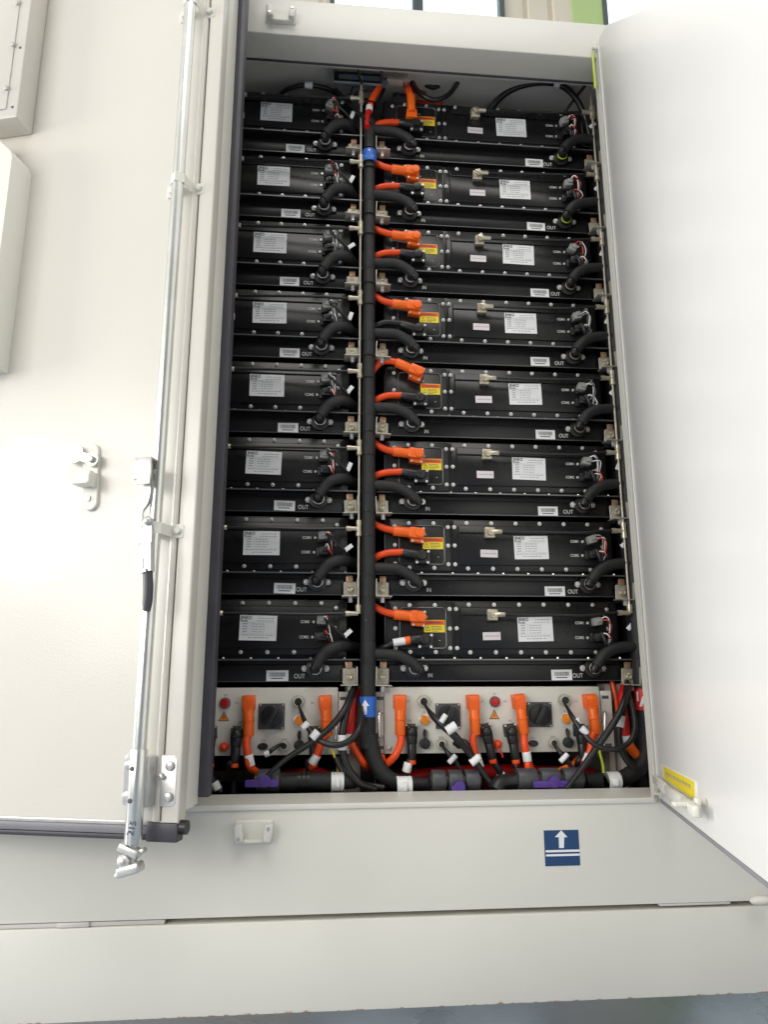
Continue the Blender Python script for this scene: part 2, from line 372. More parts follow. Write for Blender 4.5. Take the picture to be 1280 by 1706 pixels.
for k in range(8):
    if k:
        o=positive(k); tag(o,f'orange cable with orange elbow plug on the {shelf(k)}, right stack','power cable','orange plug cables on the right stack')
    o=negative(k); tag(o,f'{"white tagged cable" if k==7 else ("black power cable" if k==3 else "orange power cable")} with black plug on the {shelf(k)}','power cable','black plug cables on the right stack')
# ------------------------------------------------------------------ coolant hoses
def hose(kind,k):
    r=empty('coolant_hose',(DXo(kind),0,ZB+PITCH_ROW*(7-k)))
    j=lambda a:random.uniform(-a,a)
    if kind=='in': px=[(612,1089,-.038),(640,1089+j(1),-.040),(665,1092+j(2),-.045),(686,1103+j(1),-.045),(697,1113,-.045)]; e=L(690,1113,0)
    elif kind=='outr': px=[(1076,1082,-.03),(1052,1077,-.035),(1024,1081+j(1),-.040),(1006,1092+j(1),-.045),(994,1109,-.045)]; e=L(987,1113,0)
    else: px=[(602,1082,.10),(590,1078,.03),(568,1076,-.03),(548,1083+j(1),-.045),(537,1093+j(1),-.045),(526,1109,-.045)]; e=L(987,1113,0)-Vector((DX,0,0))
    V=[L(x,y,Y) for x,y,Y in px]
    V=[v-Vector((DXo(kind),0,0)) for v in V]; e=e-Vector((DXo(kind),0,0))
    m=MB(); m.tube(V,.0168 if kind=='in' else .0180,seg=18,n=8); m.build('foam_sleeve','rubber',r)
    v=V[-1]; d=(v-V[-2]).normalized(); m=MB(); m.tube([v-d*.01,v+d*.012,e+Vector((0,-.035,0)),e+Vector((0,-.012,0))],.0135,seg=16,n=6); m.build('elbow','cable',r)
    m=MB(); q=e+Vector((0,-.03,0)); m.cyl(q,q+Vector((0,.006,0)),.019,seg=18,bev=.001); m.build('clamp_ring','bolt' if kind!='outr' else 'lime' if k<2 else 'nickel',r)
    return r
def DXo(kind): return 0
for k in range(8):
    o=hose('in',k); tag(o,f'black hose from the centre pipe to the inlet of the {shelf(k)}','hose','inlet hoses on the right stack')
    o=hose('outr',k); tag(o,f'black hose curving to the outlet of the {shelf(k)}, right stack','hose','outlet hoses on the right stack')
    o=hose('outl',k); tag(o,f'black hose curving to the outlet of the {shelf(k)}, left stack','hose','outlet hoses on the left stack')
# main pipes
def patch(p,r,zc,a0,a1,pts=None,z0=0,z1=0,th=.0012):   # curved sticker round a vertical pipe at p(x,y)
    m=MB(); bm=m.bm; N=10
    if pts is None:
        cols=[]
        for i in range(N+1):
            a=a0+(a1-a0)*i/N; cols.append([bm.verts.new((p.x+(r+q)*math.sin(a),p.y-(r+q)*math.cos(a),z)) for q,z in ((0,z0),(th,z0),(th,z1),(0,z1))])
        for u,v in zip(cols,cols[1:]):
            for i in range(4): bm.faces.new((u[i],u[(i+1)%4],v[(i+1)%4],v[i]))
        bm.faces.new(cols[0]); bm.faces.new(cols[-1][::-1])
    else:
        f=[bm.verts.new((p.x+(r+th)*math.sin(a/r),p.y-(r+th)*math.cos(a/r),zc+z)) for a,z in pts]; b=[bm.verts.new((p.x+(r-.001)*math.sin(a/r),p.y-(r-.001)*math.cos(a/r),zc+z)) for a,z in pts]
        n=len(f)
        for i in range(n): bm.faces.new((f[i],f[(i+1)%n],b[(i+1)%n],b[i]))
        bm.faces.new(f); bm.faces.new(b[::-1])
    return m
mp=empty('main_coolant_pipe',(0,0,0)); tag(mp,'thick black vertical coolant pipe between the two stacks, bending right at the bottom','pipe','main coolant pipes')
Yp=-.042; RP=.0245
top=U(612,205,Yp); bot=U(613,1190,Yp)
m=MB(); m.tube([(bot.x,Yp,top.z),(bot.x,Yp,(top.z+bot.z)/2),(bot.x,Yp,bot.z),U(616,1225,Yp),U(625,1265,Yp),U(642,1292,Yp),U(668,1304,Yp),U(716,1306,Yp)],[.019,.0215,RP,RP*1.02,RP,RP,RP*.85,RP*.7],seg=26,n=8); m.build('pipe','rubber',mp)
for k in range(8):
    z=ZB+L(612,1089,Yp).z+PITCH_ROW*(7-k)
    m=MB(); m.cyl((bot.x,Yp,z-.035),(bot.x,Yp,z+.035),RP*(.86+.02*k),seg=24,bev=.003); m.build('joint_sleeve','rubber',mp)
    m=MB(); m.cyl((bot.x,Yp,z-.09),(bot.x,Yp,z-.086),RP*1.03,seg=24); m.cyl((bot.x,Yp,z+.10),(bot.x,Yp,z+.104),RP*1.03,seg=24); m.build('cable_tie','cable',mp)
ps=Vector((bot.x,Yp,0)); rr=RP+.001
s=U(613,1178,Yp-RP); st=patch(ps,rr,0,-1.3,1.45,z0=s.z-.029,z1=s.z+.031).build('flow_sticker','blue',mp)
AR=[(-.005,-.022),(.005,-.022),(.005,.004),(.0125,.004),(0,.022),(-.0125,.004),(-.005,.004)]
patch(ps,rr+.0012,s.z,0,0,pts=[(a-.010,z) for a,z in AR],th=.0008).build('arrow','white',st,smooth=False)
s=U(611,256,Yp-RP); st=patch(ps,rr,0,-1.2,1.2,z0=s.z-.024,z1=s.z+.024).build('flow_sticker','blue',mp)
patch(ps,rr+.0012,s.z,0,0,pts=[(-.016,-.012),(.012,-.012),(-.002,.020)],th=.0008).build('arrow','white',st,smooth=False)
rp=empty('main_coolant_pipe',(0,0,0)); tag(rp,'thick black vertical coolant pipe at the right edge of the cabinet with a red sticker','pipe','main coolant pipes')
Yr=-.03; tb=U(1074,1200,Yr); RR=.025
m=MB(); m.tube([(tb.x,Yr,ZB+7*PITCH_ROW-.02),(tb.x,Yr,ZB+.9),(tb.x,Yr,tb.z),U(1077,1240,Yr),U(1070,1270,Yr),U(1050,1290,Yr),U(1025,1300,Yr),U(975,1301,Yr)],RR,seg=26,n=8); m.build('pipe','rubber',rp)
for k in range(8):
    z=ZB+L(1076,1080,Yr).z+PITCH_ROW*(7-k); m=MB(); m.cyl((tb.x,Yr,z-.035),(tb.x,Yr,z+.035),RR*1.06,seg=24,bev=.003); m.build('joint_sleeve','rubber',rp)
ps=Vector((tb.x,Yr,0)); s=U(1070,1166,Yr-RR); st=patch(ps,RR+.001,0,-1.5,1.3,z0=s.z-.031,z1=s.z+.034).build('flow_sticker','red',rp)
patch(ps,RR+.0022,s.z,0,0,pts=[(-.024,-.020),(-.016,-.020),(-.004,.002),(.008,-.020),(.016,-.020),(.0,.012),(-.012,.012)][::1],th=.0006).build('arrow','white',st,smooth=False)
patch(ps,RR+.0022,s.z,0,0,pts=[(-.030,.026),(-.024,.026),(-.024,-.004),(-.030,-.004)],th=.0006).build('mark','white',st,smooth=False)
# bottom horizontal runs: clamp + union valves
def union(x0,x1,py,label,purple,Y=-.08,clampx=None,segs=3):
    r=empty('ball_valve'); tag(r,label,'valve','union valves behind the sill')
    a,b=U(x0,py,Y),U(x1,py,Y); m=MB(); m.cyl((a.x,Y,a.z),(b.x,Y,a.z),.023,seg=20); m.build('body','cable',r)
    for i in range(segs):
        t=(i+.5)/segs; xc=a.x+(b.x-a.x)*t; w=(b.x-a.x)/segs*.42
        m=MB(); m.cyl((xc-w,Y,a.z+.001),(xc+w,Y,a.z+.001),.033,seg=10,bev=.004); m.build('union_nut','switch',r)
    p0,p1=U(purple[0],purple[2],Y-.04),U(purple[1],purple[2],Y-.04)
    m=MB(); w=p1.x-p0.x; m.box(((p0.x+p1.x)/2,Y-.042,p0.z),(w,.012,.020),bev=.004); m.cyl(((p0.x+p1.x)/2+.01,Y-.03,p0.z+.006),((p0.x+p1.x)/2+.01,Y-.05,p0.z+.006),.017,seg=16,bev=.002); m.build('handle','purple',r)
    return r
union(858,972,1299,'black union valve with purple lever at the bottom right of the cabinet',(888,948,1306))
union(716,800,1302,'black union valve with a purple edge behind the sill, bottom centre of the cabinet',(752,768,1314))
union(425,470,1301,'black pipe valve with purple lever at the bottom left of the cabinet',(408,464,1305),segs=1)
def pclamp(x0,x1,py,label,Y=-.08):
    a,b=U(x0,py,Y),U(x1,py,Y); r=empty('pipe_clamp'); tag(r,label,'clamp','white ribbed pipe clamps')
    m=MB(); n=4; w=(b.x-a.x)/n
    for i in range(n): m.cyl((a.x+w*i,Y,a.z),(a.x+w*(i+.8),Y,a.z),.0275,seg=24,bev=.0015)
    m.cyl((a.x,Y,a.z),(b.x,Y,a.z),.0262,seg=24); m.build('band','white',r)
    m=MB(); m.bx((a.x+b.x)/2-.006,(a.x+b.x)/2+.006,Y-.034,Y-.02,a.z-.01,a.z+.014,bev=.002); m.build('buckle','white',r)
pclamp(1011,1032,1301,'white ribbed clamp on the right end of the bottom pipe near the right door')
pclamp(661,686,1309,'white ribbed clamp where the centre pipe turns horizontal behind the sill')
pclamp(552,573,1302,'white ribbed clamp on the lower left pipe left of the centre pipe')
r=empty('coolant_pipe'); tag(r,'black horizontal coolant pipe at the bottom left of the cabinet','pipe')
m=MB(); a,b=U(462,1302,-.08),U(590,1302,-.08); m.tube([(a.x,-.08,a.z),(b.x-.03,-.08,a.z),(b.x,-.07,a.z)],.024,seg=20); m.build('pipe','rubber',r)
m=MB()
for q in (497,505,512): c=U(q,1302,-.08); m.cyl((c.x,-.08,a.z),(c.x+.006,-.08,a.z),.028,seg=20)
m.build('collar','cable',r)
r=empty('coolant_pipe'); tag(r,'black elbow pipe at the left end of the right hand union valve','pipe')
m=MB(); m.tube([U(880,1301,-.08),U(850,1302,-.08),U(832,1306,-.09),U(826,1318,-.10)],.024,seg=20); m.build('pipe','cable',r)
# ------------------------------------------------------------------ thin gas sampling lines
def thin_line(px0,px1,Y,label,teex):
    r=empty('gas_line'); tag(r,label,'thin tube','thin vertical gas lines')
    a=U(px1[0],px1[1],Y); b=U(px0[0],px0[1],Y)
    m=MB(); m.cyl((a.x,Y,a.z),(a.x,Y,b.z),.0038,seg=10); m.build('tube','bracket',r)
    for k in range(8):
        z=a.z+PITCH_ROW*(7-k)
        m=MB(); m.cyl((a.x,Y,z-.022*(k!=7)),(a.x,Y,z+.024),.0085,seg=12,bev=.001); m.cyl((a.x,Y,z),(a.x-.038,Y,z),.0075,seg=12,bev=.001)
        m.cyl((a.x,Y,z-.024*(k!=7)),(a.x,Y,z-.012*(k!=7)+.001),.0095,seg=12); m.cyl((a.x,Y,z+.014),(a.x,Y,z+.027),.0095,seg=12); m.cyl((a.x-.026,Y,z),(a.x-.040,Y,z),.009,seg=12)
        m.build('tee_fitting','nickel',r)
    return a
aL=thin_line((603,128),(597,1022),-.05,'thin steel gas line with brass tees just left of the thick centre pipe',0)
aR=thin_line((980,140),(1050,1021),-.05,'thin steel gas line with brass tees at the right edge of the right stack',0)
for k in range(8):
    for side in (0,1):
        dz=PITCH_ROW*(7-k); r=empty('sampling_tube',(-DX*side,0,ZB+dz)); vx=L(822,1024,-.02)
        end=aR if side==0 else aL; Y=-.05
        e=Vector((end.x-.03+DX*side,Y,end.z-ZB))
        m=MB(); m.tube([(vx.x+.028,-.032,vx.z),(vx.x+.12,-.034,vx.z+random.uniform(-.002,.002)),(vx.x+.30,-.045,vx.z-.001+random.uniform(-.002,.003)),(e.x-.04,Y+.004,e.z),(e.x,Y,e.z)],.0048,seg=8); m.build('tube','cable',r)
        m=MB(); m.prism(rrect(vx.x-.018,vx.x+.016,vx.z-.018,vx.z+.018,.004),-.004,-.022,.002); m.cyl((vx.x,-.022,vx.z),(vx.x,-.036,vx.z),.012,seg=10,bev=.001); m.cyl((vx.x,-.030,vx.z),(vx.x+.036,-.032,vx.z),.008,seg=6,bev=.001); m.box((vx.x-.002,-.037,vx.z),(.026,.006,.006),rot=('Y',.6),bev=.001); m.build('valve_fitting','nickel',r)
        tag(r,(f'thin black tube with brass valve on the {shelf(k)}, right stack' if side==0 else f'thin black tube across the {shelf(k)}, left stack'),'thin tube','thin horizontal tubes across the battery packs')
# ------------------------------------------------------------------ signal plugs with wires
wirecols=['cable','white','redlabel','cable','cable','white','greyplug']
def harness(k,side):
    r=empty('signal_harness',(-DX*side,0,ZB+PITCH_ROW*(7-k)))
    a=L(990,1036); b=L(993,1062); tilt=random.uniform(-.3,.5)
    for i,c in enumerate((a,b)):
        m=MB(); m.box((0,-.024,0),(.030,.026,.026),bev=.004); m.box((.004,-.038,.004),(.020,.008,.016),bev=.002); o=m.build('plug','greyplug' if i==0 else 'cable',r,(c.x,0,c.z)); o.rotation_euler=(0,tilt*(1-i*.5),0)
        for w in range(4):
            m=MB(); d=1 if side==0 else .6; x=c.x+.004+w*.004; z=c.z+.010-w*.004
            m.tube([(x,-.036,z),(x+.012*d,-.052,z+random.uniform(-.004,.010)),(x+.026*d,-.046,z-.012+random.uniform(-.006,.006)),(b.x+.030,-.030,b.z-.016+random.uniform(-.006,.006))],.0019,seg=6); m.build('wire',wirecols[(w+i+k+side)%7],r)
    m=MB()
    if side==0: V=[(b.x+.004,-.040,b.z+.012),(b.x+.010,-.05,b.z-.010),(b.x+.022,-.04,b.z-.030),(b.x+.06,-.01,b.z-.035),(b.x+.10,.02,b.z-.02)]
    else: V=[(a.x+.010,-.045,a.z+.004),(a.x+.035,-.045,a.z-.020),(a.x+.07,-.035,a.z-.050),(a.x+.10,.0,a.z-.075)]
    m.tube(V,.0065 if side==0 else .005,seg=10); m.build('cable','cable',r)
    m=MB(); m.box((0,0,0),(.030,.004,.014),bev=.001)
    t=m.build('tag','white',r,(b.x+(.080 if side else .105),-.035,b.z+(.010 if side else .035))); t.rotation_euler=(0,random.uniform(-1.3,-.6),0)
    tag(r,f'two small plugs with coloured wires on the {shelf(k)}, {"left" if side else "right"} stack','signal cable','small signal plugs on the battery packs')
for k in range(8):
    for side in (0,1): harness(k,side)
# ------------------------------------------------------------------ control boxes
DB=((U(861,1190,0).x-U(415,1190,0).x)+(U(941.4,1196.6,0).x-U(497,1198,0).x))/2
def make_box():
    r=empty('control_box',(0,0,ZB))
    z0,z1=L(800,1253.5).z,L(800,1144).z; x0,x1=X8(640,1200),X8(1002,1200)
    m=MB(); m.bx(x0,x1,0,.60,z0,z1,bev=.003); m.build('case','panel',r)
    m=MB(); m.bx(x0,x1,-.003,0,z0,L(800,1151.5).z,bev=.0008); m.build('faceplate','panel',r)
    for e0,e1 in ((626,639),(1003,1021)):
        m=MB(); m.bx(X8(e0,1200),X8(e1,1200),-.003,.001,L(630,1255).z,L(630,1152).z,bev=.001); e=m.build('rack_ear','panel',r)
        m=MB(); xc=X8(e0+5,1200); zc=[L(630,1163).z,L(630,1245).z]
        for z in zc: m.bx(xc-.006,xc+.016,-.0045,-.0025,z-.005,z+.005,bev=.002)
        m.build('slot','ink',e)
    for hx in (632,1008):
        m=MB(); a,b=L(hx,1187,-.04),L(hx,1228,-.04); m.tube([(a.x+.012,-.002,a.z),(a.x+.003,-.03,a.z),(a.x,-.04,a.z-.010),(b.x,-.04,b.z+.010),(b.x+.003,-.03,b.z),(b.x+.012,-.002,b.z)],.0052,seg=12,n=5); m.build('handle','alu',r)
    for px,py in ((707,1198.8),(941.4,1196.6)):
        a=L(px,py); m=MB(); m.cyl((a.x,-.003,a.z),(a.x,-.009,a.z),.0175,seg=24,bev=.001); b=m.build('indicator_lamp','bolt',r); m=MB(); m.cyl((a.x,-.009,a.z),(a.x,-.020,a.z),.0148,seg=24,bev=.004); m.build('lens','amber',b)
    a=L(824,1168.6); m=MB(); m.cyl((a.x,-.003,a.z),(a.x,-.009,a.z),.0168,seg=24,bev=.001); b=m.build('push_button','ink',r); m=MB(); m.cyl((a.x,-.009,a.z),(a.x,-.018,a.z),.0135,seg=24,bev=.003); m.build('lens','redbtn',b)
    a=L(823.5,1191); m=MB(); m.prism([(a.x-.0165,a.z-.012),(a.x+.0165,a.z-.012),(a.x,a.z+.017)],-.003,-.0038); t=m.build('warning_triangle','ink',r,smooth=False); m=MB(); m.prism([(a.x-.0128,a.z-.0098),(a.x+.0128,a.z-.0098),(a.x,a.z+.0125)],-.0038,-.0044); m.build('triangle','amber',t,smooth=False)
    m=MB(); m.prism([(a.x+.003,a.z+.007),(a.x-.004,a.z-.001),(a.x,a.z-.001),(a.x-.003,a.z-.008),(a.x+.004,a.z+.001),(a.x,a.z+.001)],-.0044,-.005); m.build('bolt_symbol','ink',t,smooth=False)
    for q0,q1,y0,y1 in ((725.5,766.4,1213.6,1171.4),(877.5,918.5,1212,1170)):
        x0s,x1s,zz0,zz1=X8(q0,1190),X8(q1,1190),L(745,y0).z,L(745,y1).z; cx=(x0s+x1s)/2; cz=(zz0+zz1)/2
        m=MB(); m.bx(x0s,x1s,-.011,-.003,zz0,zz1,bev=.002); sw=m.build('rotary_switch','switch',r)
        m=MB(); m.cyl((cx,-.011,cz),(cx,-.020,cz),.034,seg=36,bev=.002); m.box((cx,-.030,cz),(.022,.024,.066),rot=('Y',.45),bev=.006); m.build('knob','cable',sw)
        for sx,sz in ((-1,1),(1,1),(1,-1)): m=MB(); m.cyl((cx+sx*.034,-.011,cz+sz*.034),(cx+sx*.034,-.013,cz+sz*.034),.0025,seg=8); m.build('screw','bolt',sw)
    for px,py in ((704.7,1168),(938,1166)):
        a=L(px,py); m=MB(); m.cyl((a.x,-.003,a.z),(a.x,-.026,a.z),.017,seg=12,bev=.002); m.cyl((a.x,-.010,a.z),(a.x,-.016,a.z),.0195,seg=20); rc=m.build('round_connector','bracket',r); m=MB(); m.cyl((a.x,-.026,a.z),(a.x,-.0265,a.z),.0115,seg=20); m.build('insert','cable',rc)
    for px,py in ((707.5,1238),(944.5,1236)):
        a=L(px,py); m=MB(); m.cyl((a.x,-.003,a.z),(a.x,-.022,a.z),.016,seg=20,bev=.003); m.tube([(a.x,-.015,a.z+.012),(a.x+.004,-.014,a.z+.03),(a.x,-.008,a.z+.040),(a.x-.003,-.012,a.z+.030),(a.x,-.018,a.z+.012)],.003,seg=8); m.build('capped_socket','cable',r)
    for px,py in ((735,1239),(921,1237)):
        a=L(px,py); m=MB(); m.cyl((a.x,-.003,a.z),(a.x,-.018,a.z),.014,seg=14,bev=.002); m.cyl((a.x,-.008,a.z),(a.x,-.012,a.z),.017,seg=20); rc=m.build('round_socket','bracket',r); m=MB(); m.cyl((a.x,-.018,a.z),(a.x,-.0185,a.z),.009,seg=20); m.build('insert','cable',rc)
    for px,py in ((762,1238),(888,1238)):
        a=L(px,py); m=MB(); m.prism([(a.x+.0155*math.cos(t*PI/10),a.z+.010*math.sin(t*PI/10)) for t in range(20)],-.003,-.009,.002); m.build('oval_port','cable',r)
    a=L(828,1239); m=MB(); m.cyl((a.x,-.003,a.z),(a.x,-.014,a.z),.014,seg=16,bev=.002); m.sph((a.x,-.016,a.z),.009); m.build('red_terminal','ocable',r)
    m=MB()   # tiny printed captions
    for px,py,w in ((707,1186,5),(941,1184,5),(824,1156,5),(697,1168,3),(714,1168,3),(680,1168,5),(842,1168,5),(930,1168,3),(960,1168,5),(683,1200,6),(735,1228,9),(762,1229,7),(888,1229,7),(921,1227,9),(850,1200,6),(804,1168,4)):
        a=L(px,py); 
        n=max(2,int(w/1.6))
        for i in range(n): m.bx(a.x+(-w/2+i*w/n)*.0019,a.x+(-w/2+(i+.62)*w/n)*.0019,-.0034,-.0029,a.z-.003,a.z+.003)
    m.build('caption','inklight',r,smooth=False)
    for px,py in ((650,1246),(994,1246)):
        a=L(px,py); m=MB(); m.cyl((a.x,-.003,a.z),(a.x,-.007,a.z),.0065,seg=14,bev=.001); m.build('screw','zinc',r)
    return r
BX=make_box(); tag(BX,'beige control box under the right battery stack, with two rotary switches and amber lamps','control box','beige control boxes below the battery stacks')
B2=copy_tree(BX); B2.location=(-DB,0,ZB); tag(B2,'beige control box under the left battery stack, partly hidden by the open door','control box','beige control boxes below the battery stacks')
# big plugs on the boxes
def big_plug(px,py,path,label,colour,dx=0,tagpos=None,lean=0):
    r=empty('power_cable',(-dx,0,ZB)); a=L(px,py,-.0)
    Rm=Matrix.Translation((a.x,0,a.z))@Matrix.Rotation(lean,4,'Y')
    m=MB()
    if colour=='orange':
        m.box((0,-.014,-.012),(.040,.024,.044),bev=.003); m.box((0,-.032,-.016),(.034,.022,.050),bev=.006); m.cyl((0,-.032,-.034),(0,-.032,-.110),.0165,seg=18,bev=.002)
        for i in range(4): m.bx(-.018,.018,-.0445,-.042,-.006-i*.006,-.003-i*.006)
        m.cyl((0,-.032,-.060),(0,-.032,-.066),.0185,seg=18,bev=.001)
    else:
        m.box((0,-.014,-.012),(.038,.024,.038),bev=.003); m.box((0,-.030,-.012),(.030,.022,.034),bev=.008); m.sph((0,-.034,-.016),.018); m.cyl((0,-.030,-.02),(0,-.030,-.052),.0185,r1=.0155,seg=18,bev=.002); m.cyl((0,-.030,-.050),(0,-.030,-.098),.0145,r1=.0135,seg=18,bev=.002)
    m.bm.transform(Rm); m.build('plug','orange' if colour=='orange' else 'cable',r)
    for sx in (-1,1): m=MB(); m.cyl((sx*.0155,-.026,.004),(sx*.0155,-.029,.004),.003,seg=8); m.bm.transform(Rm); m.build('screw','bolt',r)
    end=Rm@Vector((0,-.032 if colour=='orange' else -.03,-.105 if colour=='orange' else -.096))
    if colour!='orange':
        e2=Rm@Vector((0,-.03,-.110)); m=MB(); m.cyl(end,e2,.0125,seg=16,bev=.001); m.build('ring','ocable',r)
    V=[end]+[L(x,y,Y) for x,y,Y in path]
    m=MB(); m.tube(V,.0115 if colour=='orange' else .0095,seg=14,n=8); m.build('cable','ocable' if colour=='orange' else 'cable',r)
    if tagpos:
        p,q=L(*tagpos[0]),L(*tagpos[1]); m=MB(); m.cyl(p,q,.0135,seg=16,bev=.001); m.build('sleeve','white',r)
    tag(r,label,'power cable','power cables on the control boxes'); return r
OR=[((665,1162),[(668,1235,-.04),(660,1256,-.05),(645,1272,-.03),(634,1280,.02)],'orange power cable curving down left from the leftmost orange plug of the right control box',0,None,0),
    ((786,1162),[(788,1232,-.04),(793,1262,-.04),(804,1290,-.04),(812,1312,.0)],'orange power cable with white sleeve, second orange plug of the right control box',0,((793.5,1257,-.04),(800,1278,-.04)),-.02),
    ((861,1161),[(874,1238,-.04),(878,1262,-.04),(882,1285,-.04),(890,1300,.0)],'orange power cable with white sleeve, third orange plug of the right control box',0,((877,1252,-.04),(879.5,1268,-.04)),-.10),
    ((979,1161),[(987,1228,-.04),(983,1250,-.04),(972,1272,-.03),(960,1300,.02)],'orange power cable, rightmost plug on the right control box beside the black loop',0,((980,1255,-.038),(974,1268,-.034)),-.08),
    ((861,1161),[(869,1230,-.04),(873,1250,-.04),(879,1272,-.04),(892,1286,.0)],'orange cable with white sleeve, plug left of the rotary switch, left control box',DB,((874,1252,-.04),(879,1270,-.04)),-.04),
    ((979,1161),[(988,1226,-.04),(982,1248,-.04),(972,1268,-.03),(950,1292,.02)],'orange power cable with white sleeve, right hand plug of the left control box',DB,((981,1252,-.038),(973,1266,-.034)),-.08)]
for (p,path,lab,dx,tp,ln) in OR: big_plug(p[0],p[1],path,lab,'orange',dx,tp,ln)
BK=[((684,1209),[(682,1268,-.03),(677,1288,-.03),(670,1310,-.01)],'black power cable with orange ring, left end of the right control box',0,((681,1270,-.03),(677,1286,-.03)),.0),
    ((805,1209),[(822,1266,-.03),(832,1284,-.03),(842,1305,-.02),(856,1318,.0)],'slanted black cable with orange ring and white tag, middle of the right control box',0,((834,1289,-.03),(841,1303,-.022)),-.20),
    ((847,1209),[(859,1268,-.03),(862,1285,-.03),(868,1310,-.0)],'black cable with orange ring just left of the third orange plug, right control box',0,None,-.12),
    ((963,1209),[(964,1268,-.03),(960,1290,-.01),(955,1310,.0)],'black power cable with orange ring beside the right amber lamp, right control box',0,None,0),
    ((847,1209),[(843,1268,-.03),(846,1290,-.0),(848,1315,.0)],'black power cable with orange ring left of the rotary switch, left control box',DB,None,.03),
    ((805,1209),[(812,1268,-.03),(817,1290,-.02),(832,1312,-.02)],'black power cable with white tag at the far left of the left control box',DB,((820,1296,-.02),(827,1308,-.02)),-.05),
    ((966,1209),[(966,1264,-.03),(966,1285,-.02),(962,1310,.0)],'black power cable with orange ring under the amber lamp, left control box',DB,None,0)]
for (p,path,lab,dx,tp,ln) in BK: big_plug(p[0],p[1],path,lab,'black',dx,tp,ln)
# free cables
def cable(label,pts,r,m='cable',sleeves=(),name='cable',cat='cable',group=None,seg=12,sleeve_m='white',ridge=0):
    e=empty(name); V=[U(*p) for p in pts]
    b=MB(); b.tube(V,r,seg=seg,n=8,ridge=ridge); b.build('cable',m,e)
    for (x0,y0,x1,y1,Y,rr) in sleeves:
        b=MB(); b.cyl(U(x0,y0,Y),U(x1,y1,Y),rr,seg=14,bev=.001); b.build('tag',sleeve_m,e)
    tag(e,label,cat,group); return e
G='black signal cables in front of the control boxes'
cable('black cable with white tags from the round connector right of the centre pipe',[(705,1169,-.03),(712,1180,-.06),(722,1193,-.09),(738,1208,-.11),(758,1226,-.11),(775,1246,-.10),(792,1268,-.09),(808,1292,-.09),(826,1316,-.09)],[.004,.005,.010,.012,.012,.0095,.0095,.0095,.009],sleeves=[(735,1203,743,1190,-.125,.008),(744,1218,760,1208,-.12,.014),(785,1272,799,1260,-.105,.011)],group=G)
cable('black cable looping right from the round connector near the right amber lamp',[(938,1167,-.03),(946,1180,-.06),(955,1196,-.09),(968,1215,-.11),(985,1235,-.13),(1005,1246,-.14),(1030,1247,-.14),(1050,1235,-.13),(1058,1212,-.12),(1054,1180,-.09),(1046,1150,-.05),(1044,1130,-.0)],[.003,.005,.008,.008,.008,.008,.008,.008,.008,.008,.008,.008],sleeves=[(961,1196,964,1203,-.095,.009),(969,1212,978,1222,-.118,.0105)],group=G)
cable('black cable sweeping from lower left up behind the right bracket',[(944,1313,-.13),(962,1290,-.13),(985,1258,-.13),(1008,1226,-.13),(1030,1192,-.12),(1041,1165,-.10),(1050,1142,-.05)],[.006,.008,.0095,.0105,.0105,.0095,.009],group=G)
cable('black cable with white tag hanging between the right control box and the right pipe',[(1046,1142,-.02),(1040,1175,-.06),(1033,1205,-.08),(1032,1232,-.08),(1040,1258,-.08),(1056,1280,-.08)],.0105,sleeves=[(1036,1192,1033,1211,-.084,.012)],group=G)
cable('black cable looping right from the round connector of the left control box',[(497,1172,-.03),(502,1186,-.06),(510,1205,-.09),(522,1224,-.11),(538,1236,-.12),(560,1241,-.13),(582,1234,-.13),(598,1214,-.12),(602,1190,-.08),(598,1165,-.03)],[.003,.005,.008,.008,.009,.009,.009,.009,.009,.009],sleeves=[(504,1213,514,1204,-.10,.010),(520,1230,530,1218,-.125,.012)],group=G)
cable('black cable sweeping from lower left up to the bracket left of the centre pipe',[(428,1312,-.12),(450,1288,-.12),(480,1262,-.12),(520,1236,-.12),(552,1210,-.12),(575,1180,-.10),(588,1148,-.04)],[.005,.007,.008,.009,.010,.010,.010],group=G)
cable('black cable with long white tag just left of the centre pipe',[(590,1145,-.03),(578,1180,-.09),(571,1220,-.10),(571,1250,-.10),(580,1280,-.10),(600,1305,-.10),(625,1315,-.08)],.0115,sleeves=[(570.5,1224,570,1249,-.101,.0135)],group=G)
cable('black cable bending across the bottom left of the centre pipe',[(560,1262,-.04),(575,1290,-.06),(598,1305,-.07),(640,1312,-.07)],.010,group=G)
for (xa,ya,lab) in ((735,1239,'short black cable with white tag below the right control box, near the centre'),(921,1237,'short black cable with white tag below the right control box, near its right end')):
    s=1; cable(lab,[(xa,ya,-.02),(xa+6,ya+8,-.04),(xa+14,ya+18,-.05),(xa+26,ya+32,-.05),(xa+34,ya+48,-.05),(xa+38,ya+66,-.04)],[.003,.005,.008,.0075,.007,.007],sleeves=[(xa+13,ya+32,xa+25,ya+19,-.06,.008)],group='short tagged cables below the control boxes')
cable('short black cable with white tag below the left control box',[(472,1238,-.02),(462,1243,-.03),(452,1250,-.04),(445,1257,-.04)],[.003,.006,.007,.005],sleeves=[(441,1257,449,1254,-.045,.009)],group='short tagged cables below the control boxes')
cable('black plug cable with red wires beside the dark oval port of the right control box',[(764,1238,-.02),(775,1240,-.04),(786,1256,-.05),(800,1278,-.06),(815,1300,-.06),(830,1316,-.06)],[.016,.014,.008,.008,.009,.009],sleeves=[(784,1262,797,1271,-.062,.011)],group=G)
cable('thin red wires running under the right control box toward the bottom',[(826,1242,-.02),(836,1255,-.03),(838,1262,-.03)],.003,m='red')
cable('thick red sleeve cable right of the right control box',[(1040,1140,.02),(1037,1165,-.01),(1042,1200,-.03),(1044,1225,-.03)],.0125,m='red',sleeves=[(1044,1225,1047,1238,-.03,.0135)],group='red and orange cables beside the control boxes')
